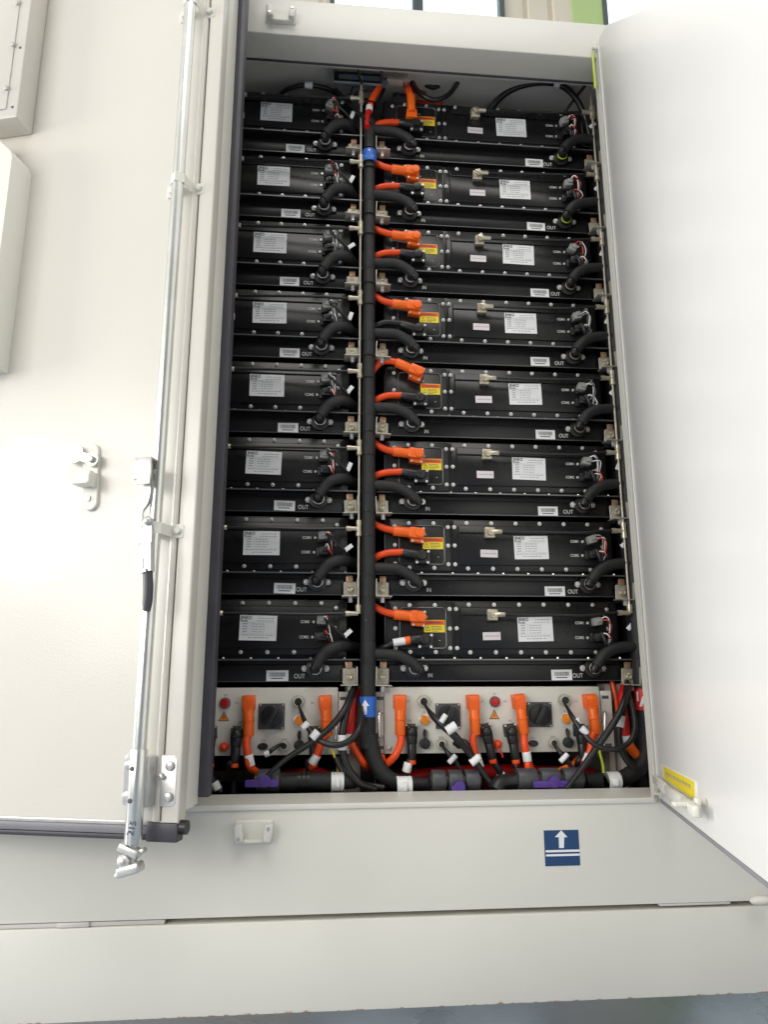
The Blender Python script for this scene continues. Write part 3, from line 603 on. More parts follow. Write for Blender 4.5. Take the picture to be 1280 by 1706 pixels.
cable('orange cable stub below the red sleeve near the right pipe',[(1046,1236,-.03),(1055,1250,-.03),(1068,1264,-.02)],.0155,m='orange',group='red and orange cables beside the control boxes')
cable('bright orange strip cable behind the right bracket',[(1020,1135,.03),(1026,1165,.02),(1030,1200,.02)],.007,m='ocable',group='red and orange cables beside the control boxes')
cable('thick red sleeve cable left of the centre pipe',[(596,1150,.02),(590,1170,-.02),(586,1200,-.03),(583,1222,-.03)],.0135,m='red',sleeves=[(583,1220,583,1229,-.03,.0125)],group='red and orange cables beside the control boxes')
cable('orange cable stub left of the centre pipe below the red sleeve',[(586,1238,-.03),(594,1252,-.03),(606,1270,-.03),(612,1278,-.0)],.012,m='ocable',group='red and orange cables beside the control boxes')
cable('orange cable running from behind the centre pipe down to the white clamp',[(634,1260,-.01),(640,1280,-.03),(650,1293,-.04),(668,1302,-.03)],.0145,m='ocable',group='red and orange cables beside the control boxes')
cable('red corrugated sleeve cable behind the right union valve',[(880,1268,-.03),(884,1282,-.03),(888,1298,-.03)],.0135,m='ocable',ridge=.006,seg=14)
cable('dark red cable lying horizontally in the shade below the control boxes, right part',[(640,1302,.14),(720,1290,.16),(820,1284,.18),(900,1286,.16),(990,1292,.14)],.022,m='red')
cable('orange cable lying diagonally behind the right union valve',[(905,1296,.02),(930,1286,.02),(955,1274,.02),(970,1262,.01)],.012,m='orange')
cable('dark red cable in the shade below the left control box',[(430,1296,.10),(470,1292,.10),(530,1284,.12),(560,1300,.12)],.012,m='red')
cable('yellow green earth wire below the right end of the right control box',[(996,1240,-.02),(1000,1256,-.03),(1005,1275,-.03),(1006,1297,-.03)],.0045,m='lime',group='yellow green earth wires')
cable('pale yellow earth wire below the left control box above its clamp',[(553,1248,-.02),(558,1262,-.03),(563,1280,-.03),(565,1296,-.03)],.0036,m='yellow',group='yellow green earth wires')
# ------------------------------------------------------------------ items above the top packs
cable('black cable arc with a white tag above the top left battery pack',[(462,166,.05),(476,151,.02),(500,143,0),(520,143,0),(545,148,.02),(568,160,.05)],.0085,sleeves=[(508,142.5,521,143.5,0,.0125)],group='cables above the top shelf')
cable('black cable running from the left tee to the centre pipe at the top',[(560,150,.02),(580,172,-.02),(600,190,-.05),(616,208,-.07)],.008,group='cables above the top shelf')
cable('thin black strut cable beside the top left tee',[(597,118,.0),(590,140,-.02),(583,158,-.02)],.004,group='cables above the top shelf')
cable('thin black cable rising to the soffit above the left tee',[(597,118,-.05),(600,130,-.09),(603,140,-.10)],.0045,group='cables above the top shelf')
cable('large black cable arc above the top right battery pack',[(818,182,.08),(838,160,.04),(868,144,.0),(905,138,-.02),(935,143,-.02),(958,162,-.02),(975,195,0),(984,235,.02)],.0115,sleeves=[(924,140,933,144,-.02,.013)],group='cables above the top shelf')
cable('second black cable arc crossing at the top right corner',[(976,142,-.03),(962,160,-.02),(948,178,0),(938,192,.02)],.006,group='cables above the top shelf')
cable('inner black cable arc beside the top right connector',[(945,150,.02),(962,172,.02),(972,205,.03),(976,240,.04)],.006,group='cables above the top shelf')
cable('large black hanging loop above the service cover of the top right pack',[(686,136,.02),(700,156,-.02),(722,167,-.03),(745,160,-.02),(760,143,0),(768,126,.03)],.0095,group='cables above the top shelf')
cable('small black hanging loop above the top right pack',[(702,128,.04),(708,140,.03),(722,146,.03),(734,140,.03),(740,124,.05)],.0095,group='cables above the top shelf')
cable('orange cable rising left of the soffit clamp at the top centre',[(636,141,-.02),(626,156,-.04),(618,172,-.05),(615,186,-.05)],.012,m='ocable',sleeves=[(616,178,615,186,-.05,.013)],group='orange cables at the top centre')
cable('red cable end entering the top of the centre pipe',[(614,186,-.05),(612,198,-.06),(612,212,-.07)],.010,m='red',group='orange cables at the top centre')
cable('black cable crossing behind the orange cable down to the centre pipe top',[(640,150,.0),(632,168,-.02),(622,186,-.03),(616,206,-.04)],.007,group='cables above the top shelf')
cable('thin black cable from the soffit clamp toward the top left pack',[(644,142,-.03),(625,150,-.02),(600,154,-.01),(578,168,.0)],.005,group='cables above the top shelf')
cable('short red cable behind the upright orange plug at the top centre',[(672,139,.02),(690,150,.04),(708,158,.06)],.010,m='red',group='orange cables at the top centre')
r=empty('power_cable'); V=[U(674,137,.0),U(680,150,-.03),U(685,164,-.045)]
m=MB(); m.tube(V,.0125,seg=14); m.build('cable','ocable',r)
a=U(685,160,-.045); b=U(686,188,-.045); m=MB(); m.cyl(a,b,.0155,seg=18,bev=.002); m.box(((a.x+b.x)/2+.002,-.03,b.z-.002),(.040,.036,.036),bev=.004); m.build('plug','orange',r)
tag(r,'orange power cable with upright orange plug hanging down onto the top right pack','power cable','orange cables at the top centre')
e=empty('soffit_lamp'); tag(e,'long dark grey blue housing under the top frame at the upper left','light fitting'); e.location=(0,0,0)
a,b=U(556,116,-.04),U(640,147,-.04)
m=MB(); m.bx(a.x,b.x,-.040,-.020,b.z+.012,a.z-.005,bev=.004); m.build('housing','plasticblue',e)
m=MB(); m.bx(a.x+.012,b.x-.01,-.044,-.039,b.z+.018,b.z+.023); m.bx(a.x+.012,b.x-.01,-.044,-.039,a.z-.018,a.z-.012); m.bx(a.x+.004,a.x+.02,-.044,-.039,b.z+.018,a.z-.012); m.build('trim','cable',e)
m=MB(); m.bx(a.x-.006,b.x+.006,-.046,-.042,b.z+.006,b.z+.011); m.bx(a.x-.006,a.x-.001,-.046,-.042,b.z+.006,a.z-.004); m.build('rim','greyplug',e)
e=empty('soffit_clamp'); tag(e,'small steel clamp with a thin lever at the top centre above the orange cables','clamp')
a=U(658,137,-.06); m=MB(); m.box(a,(.062,.03,.016),bev=.003); m.bx(a.x-.01,a.x+.05,-.07,-.04,a.z+.004,a.z+.03,bev=.003); m.build('body','bracket',e)
m=MB(); m.tube([U(632,107,-.12),U(636,122,-.08),U(641,138,-.05)],.0055,seg=8); m.cyl(U(643,136,-.055),U(641,140,-.065),.012,seg=12); m.cyl(U(672,133,-.05),U(675,138,-.055),.011,seg=12); m.build('lever','switch',e)
e=empty('electrical_housing'); tag(e,'red boxy housing in the shade above the top right pack, behind the black loops','housing')
a,b=U(690,145,.12),U(737,172,.12); m=MB(); m.bx(a.x,b.x,.10,.22,b.z-.03,a.z,bev=.004); m.build('case','ocable',e)
e=empty('pipe_stub'); tag(e,'short black pipe stub with a grey band above the top right service cover','pipe stub')
a,b=U(655,164,.05),U(680,164,.05); m=MB(); m.cyl((a.x,.05,a.z),(b.x,.05,a.z),.019,seg=18,bev=.002); m.build('stub','cable',e); m=MB(); m.cyl((a.x+.012,.05,a.z),(a.x+.026,.05,a.z),.0205,seg=18); m.build('band','switch',e)
e=empty('lifting_bracket') ; tag(e,'black sheet metal hood above the service cover of the top right pack','bracket')
a=U(640,180,.02); b=U(676,158,.02); m=MB(); m.prism([(a.x,a.z-.02),(b.x+.02,a.z-.02),(b.x+.02,b.z),(a.x+.045,b.z),(a.x,a.z+.0)],.25,.03); m.build('hood','switch',e)
# ------------------------------------------------------------------ container
YF=-.25; YS=-.14
def rust_mat(z0):
    m=M['paint'].copy(); m.name='beam_paint_rusty_edge'; nt=m.node_tree; b=nt.nodes['Principled BSDF']; old=b.inputs['Base Color'].links[0].from_socket
    tc=nt.nodes.new('ShaderNodeTexCoord'); sx=nt.nodes.new('ShaderNodeSeparateXYZ'); nt.links.new(tc.outputs['Object'],sx.inputs[0])
    n=nt.nodes.new('ShaderNodeTexNoise'); n.inputs['Scale'].default_value=45; n.inputs['Detail'].default_value=8; nt.links.new(tc.outputs['Object'],n.inputs['Vector'])
    n3=nt.nodes.new('ShaderNodeTexNoise'); n3.inputs['Scale'].default_value=3; nt.links.new(tc.outputs['Object'],n3.inputs['Vector'])
    def mth(op,a,c,clamp=False):
        q=nt.nodes.new('ShaderNodeMath'); q.operation=op; q.use_clamp=clamp
        for i,v in enumerate((a,c)):
            if hasattr(v,'links'): nt.links.new(v,q.inputs[i])
            else: q.inputs[i].default_value=v
        return q.outputs[0]
    h=mth('SUBTRACT',sx.outputs['Z'],z0)                       # height above the beam's lower edge
    edge=mth('SUBTRACT',1.0,mth('DIVIDE',h,.011),True)
    f=mth('MULTIPLY',mth('SUBTRACT',mth('ADD',mth('ADD',n.outputs['Fac'],mth('MULTIPLY',n3.outputs['Fac'],.35)),mth('MULTIPLY',edge,.42)),1.02),9.0,True)
    f=mth('MULTIPLY',f,mth('GREATER_THAN',edge,.02))
    mx=nt.nodes.new('ShaderNodeMix'); mx.data_type='RGBA'; nt.links.new(f,mx.inputs[0]); nt.links.new(old,mx.inputs[6]); mx.inputs[7].default_value=(.40,.19,.06,1)
    nt.links.new(mx.outputs[2],b.inputs['Base Color']); return m
ct=empty('battery_container',(0,0,0)); tag(ct,'cream painted steel battery container with its front opening','container')
XL=-3.2; XR=3.0
zf=U(700,75,YF).z            # front lower edge of the top frame
zsoff=U(700,117,YS).z
ztop=U(700,17,YF).z
zsl=U(700,1339,YF).z         # sill front top edge
zsb=U(700,1319,YS).z
print('soffit',zf,zsoff,'top',ztop,'sill',zsl,zsb)
zso=(zf+zsoff)/2
m=MB(); m.bm.free(); m.bm=bmesh.new()
# top frame as a closed section: front face, soffit slope, return
def extrude_profile(pr,x0,x1,name,mt,parent,bev=0):
    bm=bmesh.new(); a=[bm.verts.new((x0,y,z)) for y,z in pr]; b=[bm.verts.new((x1,y,z)) for y,z in pr]; n=len(pr)
    for i in range(n): bm.faces.new((a[i],a[(i+1)%n],b[(i+1)%n],b[i]))
    bm.faces.new(a[::-1]); bm.faces.new(b)
    if bev: bmesh.ops.bevel(bm,geom=[e for e in bm.edges if abs(e.verts[0].co.x-e.verts[1].co.x)>.01],offset=bev,segments=3,affect='EDGES',profile=.5)
    k=MB(); k.bm.free(); k.bm=bm; return k.build(name,mt,parent)
extrude_profile([(YF,zf),(YS,zsoff),(YS+.02,zsoff),(YS+.02,ztop-.02),(YS+.02,ztop),(YF,ztop)],XL,XR,'top_frame','paint',ct,.004)
m=MB(); m.bx(XL,XR,YS-.002,YS+.006,zsoff-.0065,zsoff-.0005,bev=.002); m.build('soffit_seal','gasket',ct)
XW=U(1084,1240,YS).x
m=MB(); m.bx(XL,XR,YS+.02,1.2,ztop-.05,ztop); m.build('roof','paint',ct)
m=MB(); m.bx(XL,XR,YS+.021,1.2,zsoff+.10,zsoff+.115); m.build('inner_ceiling','ceil',ct)
m=MB(); m.bx(XL,XR,1.0,1.2,zsb-.2,ztop-.06); m.build('back_wall','ceil',ct)
zseam=U(640,1519,YF).z; 
# sill: lip then face
zl2=U(700,1349,YF).z
extrude_profile([(YF,zseam),(YF,zsl-.012),(YF+.004,zsl),(YS,zsb),(YS+.012,zsb),(YS+.012,zseam)],XL,XR,'sill','paint',ct)
m=MB(); zl=U(700,1344,YF).z; m.bx(XL,XR,YF-.004,YF-.0002,zl-.0005,zl+.014,bev=.0018); m.build('sill_lip','paint',ct)
m=MB(); m.bx(XL,XR,YS+.012,1.0,zsb-.13,zsb-.12); m.build('inner_floor','dark',ct)
# base beam
zb1=U(640,1529,YF).z; zb0=U(640,1681,YF).z
print('beam bottom z',zb0,'seam',zseam,zb1)
m=MB(); m.bx(XL,XR,YF-.0,YF+.06,zb0,zb1,bev=.003); bm_=m.build('base_beam',rust_mat(zb0),ct)
m=MB(); m.bx(XL,XR,YF+.045,YF+.059,zb1+.0005,zseam+.02); m.build('seam_recess','inner',ct)
m=MB(); m.bx(XL,XR,YF+.06,.15,zb0+.08,zseam-.02); m.build('underframe','paint',ct)
a,b=U(-60,1541,YF-.01),U(272,1541,YF-.01); m=MB(); m.bx(a.x,b.x,YF+.004,YF+.03,zb1+.001,zseam-.003,bev=.002); m.build('seam_block','pinkblock',ct)
a,b=U(90,1541,YF-.02),U(145,1541,YF-.02); m=MB(); m.bx(a.x,b.x,YF-.002,YF+.003,zb1+.001,zb1+.013,bev=.003); m.build('seam_tab','pinkblock',ct)
a,b=U(1105,1503,YF-.02),U(1225,1503,YF-.02); m=MB(); m.bx(a.x,b.x,YF+.002,YF+.02,zseam-.008,zseam-.001,bev=.002); m.build('seam_strip','pinkblock',ct)
a=U(1268,1500,YF-.03); m=MB(); m.sph(a,.02,(1.6,.8,.6)); m.build('weld_lump','paint',ct)
# right post / side wall
xp=U(1092,1290,YF).x
m=MB(); m.bx(xp-.004,XR,YF+.001,YF+.03,zsl-.005,zf+.01); m.build('front_wall','paint',ct)
xs=tb.x+RR+.012; m=MB(); m.bx(xs,xs+.03,YF+.03,1.0,zsb-.13,zsoff+.1); m.build('side_wall','inner',ct)
xj=U(1018,1200,.03).x
m=MB(); m.bx(xj,xs,.12,.13,zsb-.13,Z8(1140)+ZB); m.build('inner_partition','inner',ct); zz8=Z8(1000)+ZB+PITCH_ROW*7-.10; m=MB(); m.bx(xj,xs,.12,.13,Z8(1140)+ZB,zz8); m.build('rack_side_plate','dark',ct); m=MB(); m.bx(xj,xs,.12,.13,zz8,zsoff+.1); m.build('inner_partition','inner',ct)
for q in (0,.03):
    m=MB(); m.bx(xj+q,xj+q+.018,.06-q*.6,.12,zsb-.13,Z8(1140)+ZB); m.build('inner_channel','inner',ct)
a,b=U(575,1200,.10),U(626,1200,.10); m=MB(); m.bx(a.x,b.x,.10,.14,zsb-.13,Z8(1140)+ZB); m.build('centre_partition','inner',ct)
# yellowish strip at the top of the right post, hinge pin
a=U(988,105,YF); m=MB(); m.bx(a.x-.004,a.x+.003,YF-.008,YF-.001,U(990,150,YF).z,U(990,92,YF).z,bev=.002); m.build('post_tape','lime',ct)
m=MB(); a=U(990,86,YF); m.cyl((a.x-.012,YF-.012,a.z),(a.x+.012,YF-.012,a.z),.007,seg=10); m.build('hinge_pin','bolt',ct)
# keepers
def keeper(px,py):
    a=U(px,py,YF); r=MB()
    r.prism(rrect(a.x-.052,a.x+.05,a.z-.026,a.z+.026,.006),YF,YF-.007,.002)
    for s in (-1,1): r.box((a.x+s*.038,YF-.020,a.z-.002),(.022,.030,.046),rot=('Y',s*.12),bev=.006)
    r.box((a.x,YF-.012,a.z-.024),(.07,.016,.010),bev=.004)
    o=r.build('lock_keeper','paint',ct)
    
    for sx,sz in ((-.038,-.014),(.038,.010)): q=MB(); q.cyl((a.x+sx,YF-.034,a.z+sz),(a.x+sx,YF-.037,a.z+sz),.005,seg=10); q.build('rivet','zinc',o)
keeper(424,1383); keeper(469,31)
# blue arrow sign on the sill
a,b=U(906,1383,YF),U(967,1441,YF); sg=MB(); sg.bx(a.x,b.x,YF-.0012,YF+.0005,b.z,a.z); sg=sg.build('arrow_sign','navy',ct)
c=U(934,1412,YF); w=b.x-a.x; h=a.z-b.z
def sgp(px,py): p=U(px,py,YF); return (p.x,p.z)
m=MB(); m.prism([sgp(*q) for q in ((931.5,1412),(939.5,1412),(940,1394),(945.5,1394),(935,1382.5),(924.5,1394),(931,1394))],YF-.001,YF-.0018)
m.build('arrow','white',sg,smooth=False)
m=MB(); m.bx(a.x+w*.03,b.x-w*.0,YF-.0018,YF-.001,U(936,1418.5,YF).z-.0005,U(936,1415.5,YF).z+.0005); m.bx(a.x+w*.03,b.x,YF-.0018,YF-.001,U(936,1425.5,YF).z,U(936,1422,YF).z); m.build('line','white',sg,smooth=False)
# ------------------------------------------------------------------ left door
TH=math.radians(15); DY=-.505
Fp=U(298,1369,DY); Wd=(-DY+YF)/math.sin(TH); hx=Fp.x-Wd*math.cos(TH)
ld=empty('container_door',(hx,YF,0),-TH); tag(ld,'cream steel container door on the left, standing ajar with lock rod and rubber gasket','door','container doors')
ML=Matrix.Translation((hx,YF,0))@Matrix.Rotation(-TH,4,'Z')
zbt=Fp.z; ztp=4.2
hq=lambda px,py,o=0:H(px,py,ML,o)
W=hq(298,1369).x; 
x1=hq(262,1250).x+0; 
# face: wide panel, pressed groove right of the rod, then edge stile
Xr=hq(232,1250,-.05).x        # rod axis
gx0=hq(272,1100).x; gx1=hq(283,1100).x
print('door W',W,'rod',Xr,'groove',gx0,gx1)
prof=[(-1.2,0),(Xr-.045,0),(Xr+.020,0),(Xr+.024,-.007),(Xr+.034,-.007),(Xr+.038,0),(gx0-.002,.020),(gx1-.002,.006),(gx1+.006,-.004),(W-.002,-.004),(W,-.002),(W,.035),(W-1.0,.035),(-1.2,.035)]
def extrude_z(pr,z0,z1,name,mt,parent,bev=0):
    bm=bmesh.new(); a=[bm.verts.new((x,y,z0)) for x,y in pr]; b=[bm.verts.new((x,y,z1)) for x,y in pr]; n=len(pr)
    for i in range(n): bm.faces.new((a[i],a[(i+1)%n],b[(i+1)%n],b[i]))
    bm.faces.new(a[::-1]); bm.faces.new(b)
    if bev: bmesh.ops.bevel(bm,geom=[e for e in bm.edges if abs(e.verts[0].co.z-e.verts[1].co.z)>.5],offset=bev,segments=3,affect='EDGES',profile=.5)
    k=MB(); k.bm.free(); k.bm=bm; return k.build(name,mt,parent)
extrude_z(prof,zbt,ztp,'panel','doorpaint',ld,.0025)
extrude_z([(W-.10,.036),(W-.002,.036),(W-.002,.086),(W-.008,.090),(W-.008,.118),(W-.10,.118)],zbt+.02,ztp,'side_flange','paint',ld,.002)
extrude_z([(W-.06,.119),(W+.004,.119),(W+.015,.123),(W+.017,.137),(W+.008,.144),(W+.012,.157),(W-.002,.164),(W-.06,.164)],zbt+.035,ztp,'edge_gasket','gasket',ld,.002)
m=MB(); g0=hq(200,1373).z; 
z1_,z2_,z3_,z4_=hq(150,1366).z,hq(150,1371.5).z,hq(150,1386).z,hq(150,1396).z
xe=W-.0
m.bx(-1.2,xe,.0,.03,z2_,zbt-.0005,bev=.001); m.build('bottom_channel','zinc',ld)
m=MB(); m.bx(-1.2,xe,-.004,.03,z3_,z2_-.0005,bev=.003); m.build('bottom_gasket','gasketlight',ld)
m=MB(); m.bx(-1.2,xe,-.001,.03,z4_,z3_-.0005,bev=.004); m.build('bottom_gasket','gasket',ld)
m=MB(); a=hq(307,1378,.01); m.cyl((W,.012,a.z),(W+.016,.012,a.z),.016,seg=16); m.build('gasket_end','cable',ld)
a=hq(233,1384,-.004)
m=MB(); m.bx(hq(245,1384).x,xe+.001,-.007,.028,z4_-.002,zbt-.002,bev=.004); m.build('gasket_corner','gasket',ld)
# lock rod thing
lr=empty('lock_rod',(0,0,0)); lr.parent=ld
zr0=hq(218,1430,-.05).z
m=MB(); m.cyl((Xr,-.05,hq(222,1400,-.05).z),(Xr,-.05,ztp),.0165,seg=24); rod=m.build('lock_rod','alu',ld)
bpy.data.objects.remove(lr)
m=MB(); m.cyl((Xr,-.05,hq(222,1405,-.05).z),(Xr,-.05,hq(232,1248,-.05).z),.0195,seg=24,bev=.001); m.build('rod_sleeve','alu',rod)
m=MB(); c0=hq(216,1405,-.05); m.cyl((Xr,-.05,c0.z+.01),(Xr,-.05,c0.z-.045),.012,seg=14)
m.box((Xr-.002,-.055,c0.z-.012),(.05,.03,.018),rot=('Y',.35),bev=.004); m.box((Xr+.004,-.06,c0.z-.05),(.055,.034,.022),rot=('Y',-.3),bev=.006); m.sph((Xr-.012,-.06,c0.z-.034),.017); m.box((Xr+.018,-.05,c0.z-.018),(.03,.02,.012),rot=('Y',-.5),bev=.004); m.cyl((Xr-.02,-.06,c0.z-.055),(Xr-.026,-.06,c0.z-.066),.008,seg=10); m.build('cam','zinc',rod)
text('215',.021,'ink',rod,(Xr+.006,-.0697,hq(226,1380,-.07).z),name='handwriting',rot=(0,-1.35,.3))
# guides
def guide(px,py,name='rod_guide'):
    z=hq(px,py,-.05).z; m=MB()
    for s in (-1,1): m.prism(rrect(Xr+s*.038-.018,Xr+s*.038+.018,z-.018,z+.018,.006),.0,-.006,.0015)
    P=[(Xr-.03,-.006,z),(Xr-.021,-.02,z),(Xr-.020,-.055,z),(Xr,-.071,z),(Xr+.020,-.055,z),(Xr+.021,-.02,z),(Xr+.03,-.006,z)]
    # strap
    bm=m.bm; q=[]
    for x,y,zz in P: q.append([bm.verts.new((x,y,z-.014)),bm.verts.new((x,y,z+.014))])
    q2=[]
    for x,y,zz in P: q2.append([bm.verts.new((Xr+(x-Xr)*.88,y+.004,z-.014)),bm.verts.new((Xr+(x-Xr)*.88,y+.004,z+.014))])
    for a,b in zip(q,q[1:]): bm.faces.new((a[0],b[0],b[1],a[1]))
    for a,b in zip(q2,q2[1:]): bm.faces.new((a[0],a[1],b[1],b[0]))
    for a,b,c,d in zip(q,q[1:],q2,q2[1:]): bm.faces.new((a[0],c[0],d[0],b[0])); bm.faces.new((a[1],b[1],d[1],c[1]))
    g=m.build(name,'paint',ld)
    for s in (-1,1): k=MB(); k.cyl((Xr+s*.041,-.006,z),(Xr+s*.041,-.016,z),.009,seg=16,bev=.003); k.build('bolt','paint',g)
    return z
guide(300,300); guide(262,880); guide(318,3)
# big bottom guide plate
z0,z1=hq(232,1342,0).z,hq(232,1256,0).z
m=MB(); m.prism(rrect(Xr-.060,Xr+.075,z0,z1,.012),0,-.005,.0015); g=m.build('guide_plate','zinc',ld)
m=MB(); m.bx(Xr-.024,Xr+.026,-.045,-.004,z0+.004,z1-.002,bev=.006); m.build('saddle','zinc',g)
for sz in (z0+.022,z1-.024):
    for s in (-.045,.058): k=MB(); k.cyl((Xr+s,-.005,sz),(Xr+s,-.014,sz),.011,seg=18,bev=.004); k.build('bolt','zinc',g)
    k=MB(); k.cyl((Xr-.004,-.067,sz),(Xr-.004,-.0715,sz),.0055,seg=12,bev=.001); k.build('screw','ink',g)
m=MB(); m.box((Xr+.040,-.012,(z0+z1)/2+.01),(.016,.01,.010),rot=('Y',.78),bev=.003); m.build('tack_weld','zinc',g)
# lever handle on rod
def hp(px,py,o=-.07): p=hq(px,py,o); return (p.x,o,p.z)
hd=MB(); V=[hp(246,800),hp(247,818),hp(243,836),hp(234,850),hp(232,868),hp(234,890),hp(236,905)]
def strap(m,V,w,t):      # flat bar along a path in the plane of the door
    bm=m.bm; ring=[]
    P,_=smooth_path(V,1,4)
    for i,p in enumerate(P):
        a=P[max(0,i-1)]; b=P[min(len(P)-1,i+1)]; d=(b-a).normalized(); n=Vector((d.z,0,-d.x)).normalized()
        ring.append([bm.verts.new(p+n*w/2+Vector((0,t/2,0))),bm.verts.new(p+n*w/2-Vector((0,t/2,0))),bm.verts.new(p-n*w/2-Vector((0,t/2,0))),bm.verts.new(p-n*w/2+Vector((0,t/2,0)))])
    for a,b in zip(ring,ring[1:]):
        for i in range(4): bm.faces.new((a[i],a[(i+1)%4],b[(i+1)%4],b[i]))
    bm.faces.new(ring[0][::-1]); bm.faces.new(ring[-1])
strap(hd,V,.018,.012); V2=[hp(246,868),hp(248,885),hp(247,905),hp(244,935)]; strap(hd,V2,.022,.014)
hd.sph(hp(247,868,-.078),.012); H_=hd.build('lever_handle','zinc',ld)
m=MB(); a=hp(245,955,-.075); b=hp(246,1018,-.075)
m.tube([hp(246,950,-.075),hp(247,975,-.075),hp(246,1000,-.075),hp(244,1018,-.075)],[.0115,.0125,.012,.0095],seg=14); m.build('grip','gasket',H_)
m=MB(); strap(m,[hp(246,905,-.075),hp(246,952,-.075)],.026,.02); strap(m,[hp(234,930,-.085),hp(234,954,-.085)],.014,.005); strap(m,[hp(236,953,-.08),hp(246,950,-.08)],.008,.02); m.build('socket','zinc',H_)
m=MB(); z=hp(250,770); m.bx(hq(240,790,-.06).x,hq(262,790,-.06).x,-.094,-.090,hq(250,812,-.06).z,hq(250,768,-.06).z,bev=.001)
m.bx(hq(236,790,-.06).x-.004,hq(241,790,-.06).x,-.094,-.03,hq(250,803,-.06).z,hq(250,768,-.06).z,bev=.001); m.bx(hq(241,790,-.06).x,hq(262,790,-.06).x,-.09,-.05,hq(250,770,-.06).z,hq(250,767,-.06).z,bev=.001); hk=m.build('handle_hook','zinc',ld)
m=MB(); q=hq(259,786,-.094); m.cyl((q.x,-.094,q.z),(q.x,-.0955,q.z),.006,seg=14); m.build('hole','ink',hk)
# handle retainer on the panel
m=MB(); o=0
a0=hq(154,760); a1=hq(152,838); m.prism([(a0.x-.022,a0.z+.008)]+[(a0.x+.022*math.cos(t),a0.z+.010+.022*math.sin(t)) for t in [PI*(1-i/8) for i in range(9)]]+[(a1.x+.022*math.cos(t),a1.z+.0+.022*math.sin(t)) for t in [-PI*i/8 for i in range(9)]],0,-.010,.002); rtn=m.build('handle_retainer','paint',ld)
m=MB(); c=hq(154,806); m.box((c.x+.0,-.026,c.z+.010),(.036,.032,.030),bev=.002); m.box((c.x-.004,-.034,c.z-.010),(.044,.040,.006),bev=.001); m.box((c.x+.016,-.03,c.z-.0),(.005,.036,.03),bev=.001); m.build('catch','paint',rtn)
m=MB(); d=hq(124,756,-.02); e_=hq(154,766,-.02); strap(m,[Vector((d.x,-.02,d.z)),Vector(((d.x+e_.x)/2,-.02,(d.z+e_.z)/2-.001)),Vector((e_.x,-.02,e_.z))],.024,.006)
m.cyl((d.x,-.016,d.z),(d.x,-.0235,d.z),.026,seg=24); m.cyl((e_.x,-.01,e_.z),(e_.x,-.0235,e_.z),.018,seg=20); m.cyl((e_.x,-.023,e_.z),(e_.x,-.036,e_.z),.010,seg=6,bev=.002); m.build('swivel_plate','zinc',rtn)
for qx,qz,qr in ((0,0,.009),(-.006,-.016,.005),(.012,.014,.005)): m=MB(); m.cyl((d.x+qx,-.0235,d.z+qz),(d.x+qx,-.0245,d.z+qz),qr,seg=16); m.build('hole','white',rtn)
m=MB(); c=hq(150,832); m.cyl((c.x,-.01,c.z),(c.x,-.014,c.z),.008,seg=10); m.box((c.x,-.013,c.z),(.016,.003,.004),rot=('Y',.6)); m.build('screw','bolt',rtn)
# bolted cover at the upper left of the door
pa=hq(75,100,0); 
b0=hq(46,205,-.075); b1=hq(70,0,-.075)
xe1=hq(28,188,-.075).x; zb_=hq(20,196,-.075).z
m=MB(); m.bx(xe1-.55,xe1,-.075,0,zb_,ztp-.3,bev=.006); cv=m.build('vent_cover','doorpaint',ld)
m=MB(); zz=hq(20,180,-.078).z; xx=hq(12,165,-.078).x; m.bx(xe1-.55,xx,-.079,-.075,zz,ztp-.35,bev=.001); m.build('cover_plate','doorpaint',cv)
for px,py in ((30,6),(22,75),(11,148)): k=MB(); q=hq(px,py,-.08); k.cyl((q.x,-.079,q.z),(q.x,-.087,q.z),.008,seg=12,bev=.002); k.build('bolt','zinc',cv)
for px,py in ((32,78),(19,177)): k=MB(); q=hq(px,py,-.08); k.cyl((q.x,-.075,q.z),(q.x,-.0765,q.z),.004,seg=8); k.build('hole','ink',cv)
# lower protruding box
xe2=hq(16,300,-.085).x; zt2=hq(10,245,-.085).z; zb2=hq(5,600,-.085).z
m=MB(); pts=[(xe2-.5,zb2),(xe2,zb2),(xe2,zt2-.035),(xe2-.010,zt2-.012),(xe2-.035,zt2+.012),(xe2-.07,zt2+.05),(xe2-.5,zt2+.05)]
m.prism(pts,0,-.085,.004); m.build('fan_hood','paint',ld)
m=MB(); m.bx(XL,hx-.012,YF+.001,YF+.03,zsl-.005,zf+.01); m.build('front_wall','paint',ct)
m=MB(); m.bx(XL,XL+.03,YF+.031,1.0,zsb-.13,zsoff+.1); m.build('side_wall','inner',ct)
# ------------------------------------------------------------------ right door
hR=U(1094,1300,YF); AN=math.radians(-90-14)
rd=empty('container_door',(hR.x,YF,0),AN); tag(rd,'off white steel container door on the right, swung wide open with a yellow sticker at its lower corner','door','container doors')
MR=Matrix.Translation((hR.x,YF,0))@Matrix.Rotation(AN,4,'Z')
hr=lambda px,py,o=0:H(px,py,MR,o)
q0=hr(1111,1339); q1=hr(1279,1467); print('door bottom',q0,q1)
zdb=(q0.z+q1.z)/2
tp=[hr(px,py) for px,py in ((999,47),(1012,42),(1118,0))]; print('tops',tp)  # bright bloom over the upper corner is shaped as a cut in the panel
out=[(0,zdb)]+[(0,tp[0].z)]+[(p.x,p.z) for p in tp[1:]]
for q in ((1160,-40),(1260,-90),(1380,-130)):
    p=hr(*q); out.append((p.x,p.z))
XE=max(1.15,out[-1][0]+.02); out+=[(XE,out[-1][1]-.02),(XE,zdb)]
bm=MB()
v0=[bm.bm.verts.new((x,0,z)) for x,z in out]; v1=[bm.bm.verts.new((x,.05,z)) for x,z in out]; n=len(out)
for i in range(n): bm.bm.faces.new((v0[i],v0[(i+1)%n],v1[(i+1)%n],v1[i]))
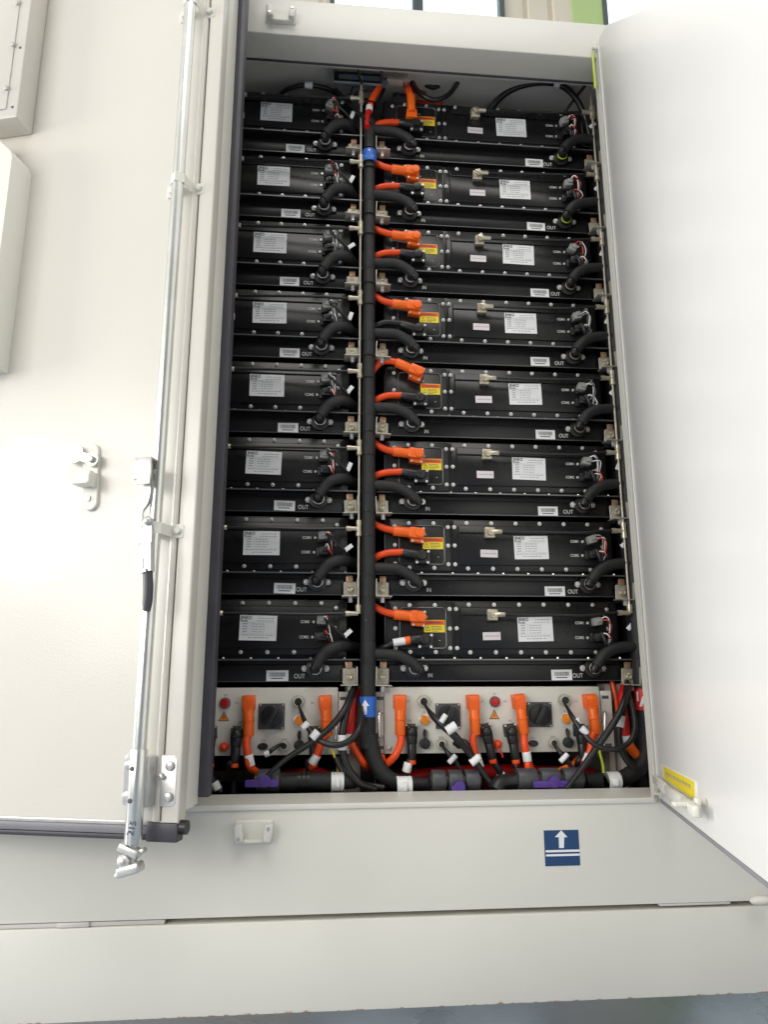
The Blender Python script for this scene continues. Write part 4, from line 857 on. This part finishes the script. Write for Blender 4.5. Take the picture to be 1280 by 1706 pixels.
bm.bm.faces.new(v0[::-1]); bm.bm.faces.new(v1); bm.build('panel','whitepaint',rd)
m=MB(); m.bx(.03,XE,-.001,.046,zdb-.010,zdb-.0005); m.build('bottom_seal','gasketlight',rd)
m=MB(); m.bx(.004,.030,-.004,-.0002,zdb+.01,tp[0].z-.02,bev=.002); m.build('edge_fold','whitepaint',rd)
# sticker + stay
P4=[hr(*p) for p in ((1104,1274),(1160,1302),(1161,1335),(1107,1297))]
for p in P4: p.y=0
def quad(m,P,y0,y1):
    bm=m.bm; a=[bm.verts.new((p.x,y0,p.z)) for p in P]; b=[bm.verts.new((p.x,y1,p.z)) for p in P]
    for i in range(4): bm.faces.new((a[i],a[(i+1)%4],b[(i+1)%4],b[i]))
    bm.faces.new(a); bm.faces.new(b[::-1])
cxz=sum((p for p in P4),Vector())/4
m=MB(); quad(m,[cxz+(p-cxz)*1.05 for p in P4],0,-.0008); ys=m.build('sticker','white',rd,smooth=False)
m=MB(); quad(m,[cxz+(p-cxz)*.94 for p in P4],-.0008,-.0014); m.build('face','yellow',ys,smooth=False)
m=MB(); d=(P4[1]-P4[0]); e_=(P4[3]-P4[0])
for i in range(9):
    s0=.12+i*.085
    a=P4[0]+d*s0+e_*.36; b=P4[0]+d*(s0+.05)+e_*.36; c=b+e_*.24; dd=a+e_*.24
    quad(m,[a,b,c,dd],-.0014,-.0018)
m.build('print','nickel',ys,smooth=False)
st=empty('door_stay'); tag(st,'pale painted door stay arm at the foot of the right door, below the yellow sticker','door stay')
def W3(px,py,o): p=MR@hr(px,py,o); return p
m=MB(); A=[W3(1092,1298,-.012),W3(1112,1316,-.02),W3(1140,1336,-.03),W3(1160,1352,-.035)]
for a,b in zip(A,A[1:]):
    d=(b-a); c=(a+b)/2; q=Vector((1,0,0)).rotation_difference(d.normalized()).to_matrix().to_4x4(); m.box(c,(d.length+.004,.014,.024),rot=q,bev=.004)
m.build('arm','paint',st)
m=MB(); a=W3(1150,1337,-.02); b=W3(1167,1340,-.02); m.box((a+b)/2,((b-a).length+.01,.02,.010),bev=.003)
c=W3(1163,1345,-.02); m.box(c,(.010,.016,.040),bev=.003); m.build('bracket','paint',st)
m=MB(); m.cyl(W3(1096,1306,-.02),W3(1096,1318,-.02),.008,seg=10); m.cyl(W3(1094,1326,-.02),W3(1094,1334,-.02),.007,seg=10); m.build('pivot','bracket',st)
# ------------------------------------------------------------------ hall
fl=MB(); fl.bx(-60,60,-60,60,-.02,0); fl=fl.build('floor','floor'); tag(fl,kind='structure')
YW=3.5
hw=empty('factory_wall',(0,YW,0)); tag(hw,'cream corrugated factory wall with tall windows and a lime green strip behind the container','wall')
def hx_(px): return U(px,20,YW).x
wins=[(552,692),(697,836)]
edges=[(-40,None)]
spans=[]   # opaque sheet spans
def sheet(x0,x1,mt,name):
    bm=bmesh.new(); p=.26; x=x0; pr=[]
    while x<x1-1e-6:
        for dx,y in ((0,0),(.19,0),(.205,.03),(.245,.03)):
            if x+dx<x1: pr.append((x+dx,y))
        x+=p
    pr.append((x1,0)); a=[bm.verts.new((q[0],q[1],0.0)) for q in pr]; b=[bm.verts.new((q[0],q[1],13)) for q in pr]; c=[bm.verts.new((q[0],q[1]+.05,0.0)) for q in pr]; d=[bm.verts.new((q[0],q[1]+.05,13)) for q in pr]
    for i in range(len(pr)-1): bm.faces.new((a[i],a[i+1],b[i+1],b[i])); bm.faces.new((c[i],d[i],d[i+1],c[i+1])); bm.faces.new((b[i],b[i+1],d[i+1],d[i])); bm.faces.new((a[i],c[i],c[i+1],a[i+1]))
    k=MB(); k.bm.free(); k.bm=bm; k.build(name,mt,hw,smooth=False)
x0w,x1w=hx_(549),hx_(840)
gx_0,gx_1=hx_(953),hx_(1003)
sheet(-14,x0w,'wallpanel','wall_sheet'); sheet(x1w,gx_0,'wallpanel','wall_sheet'); 
m=MB(); m.bx(gx_0+.001,gx_1,-.02,.05,0,13); m.build('green_strip','green',hw)
x2=gx_1; x3=x2+2.2
sheet(x3,16,'wallpanel','wall_sheet')
for a,b in ((x0w,(x0w+x1w)/2),((x0w+x1w)/2,x1w),(x2,x3)):
    m=MB()
    for c0,c1 in ((a,a+.05),(b-.05,b)): m.bx(c0+.001,c1-.001,-.03,.08,1,13)
    for zz in (1,4.2,8.3,12): m.bx(a+.05,b-.05,-.03,.08,zz,zz+.08)
    m.bx(a+.001,b-.001,-.01,.05,0,1); w=m.build('window_frame','winframe',hw)
    m=MB(); m.bx(a+.05,b-.05,.02,.026,1.08,12); m.build('pane','glass',w)
M['sky']=mat('bright_sky',(.90,.97,1.0),1,emit=1.15)
sk=MB(); sk.bx(-60,60,14,14.1,-1,60); sk=sk.build('sky','sky'); tag(sk,kind='structure')
# ------------------------------------------------------------------ light
Wd_=bpy.data.worlds.new('World'); S.world=Wd_; Wd_.use_nodes=True; bg=Wd_.node_tree.nodes['Background']
bg.inputs[0].default_value=(1,.985,.95,1); bg.inputs[1].default_value=.80
# the hall behind the photographer is dimmer than the daylit sides and roof
nt=Wd_.node_tree; tc=nt.nodes.new('ShaderNodeTexCoord'); dp=nt.nodes.new('ShaderNodeVectorMath'); dp.operation='DOT_PRODUCT'; dp.inputs[1].default_value=Vector((-.12,-.98,.10)).normalized()
nt.links.new(tc.outputs['Generated'],dp.inputs[0]); mr=nt.nodes.new('ShaderNodeMapRange'); mr.interpolation_type='SMOOTHSTEP'
for i,v in ((1,.62),(2,.93),(3,.92),(4,.12)): mr.inputs[i].default_value=v
nt.links.new(dp.outputs['Value'],mr.inputs[0]); nt.links.new(mr.outputs[0],bg.inputs[1])
def area(name,loc,target,sx,sy,power,col=(1,1,1)):
    l=bpy.data.lights.new(name,'AREA'); l.shape='RECTANGLE'; l.size=sx; l.size_y=sy; l.energy=power; l.color=col
    o=bpy.data.objects.new(name,l); COL.objects.link(o); o.location=loc; o.rotation_euler=(Vector(target)-Vector(loc)).to_track_quat('-Z','Y').to_euler(); return o
# hall window mirrored in the left door, light from the left, added fill
n=ML.to_3x3()@Vector((0,-1,0)); hit=ML@hq(15,850,0); d=(hit-CAM).normalized(); rf=d-2*d.dot(n)*n
area('hall_window_light',hit+rf*3.0,hit,.40,.90,12,(1,1,1))
area('front_fill_light',(-4.4,-5.2,2.7),(-.2,-.2,1.2),3.2,2.6,150,(1,.975,.93))  # added fill lamp, lifts the sill and the opening
area('overhead_fill_light',(-.6,-3.9,7.5),(-.6,-3.0,0),4,3,110,(1,.975,.93))  # added fill lamp, brightens the soffit by bounce off the floor
area('hall_side_light',(-8.0,-.35,2.6),(.5,-.8,1.5),2.6,3.0,370,(1,.985,.96))
S.view_settings.view_transform='Standard'; S.view_settings.look='None'; S.view_settings.exposure=.22; S.view_settings.gamma=1
S.render.engine='CYCLES'
try: S.cycles.max_bounces=8
except Exception: pass
S.render.resolution_x=769; S.render.resolution_y=1024
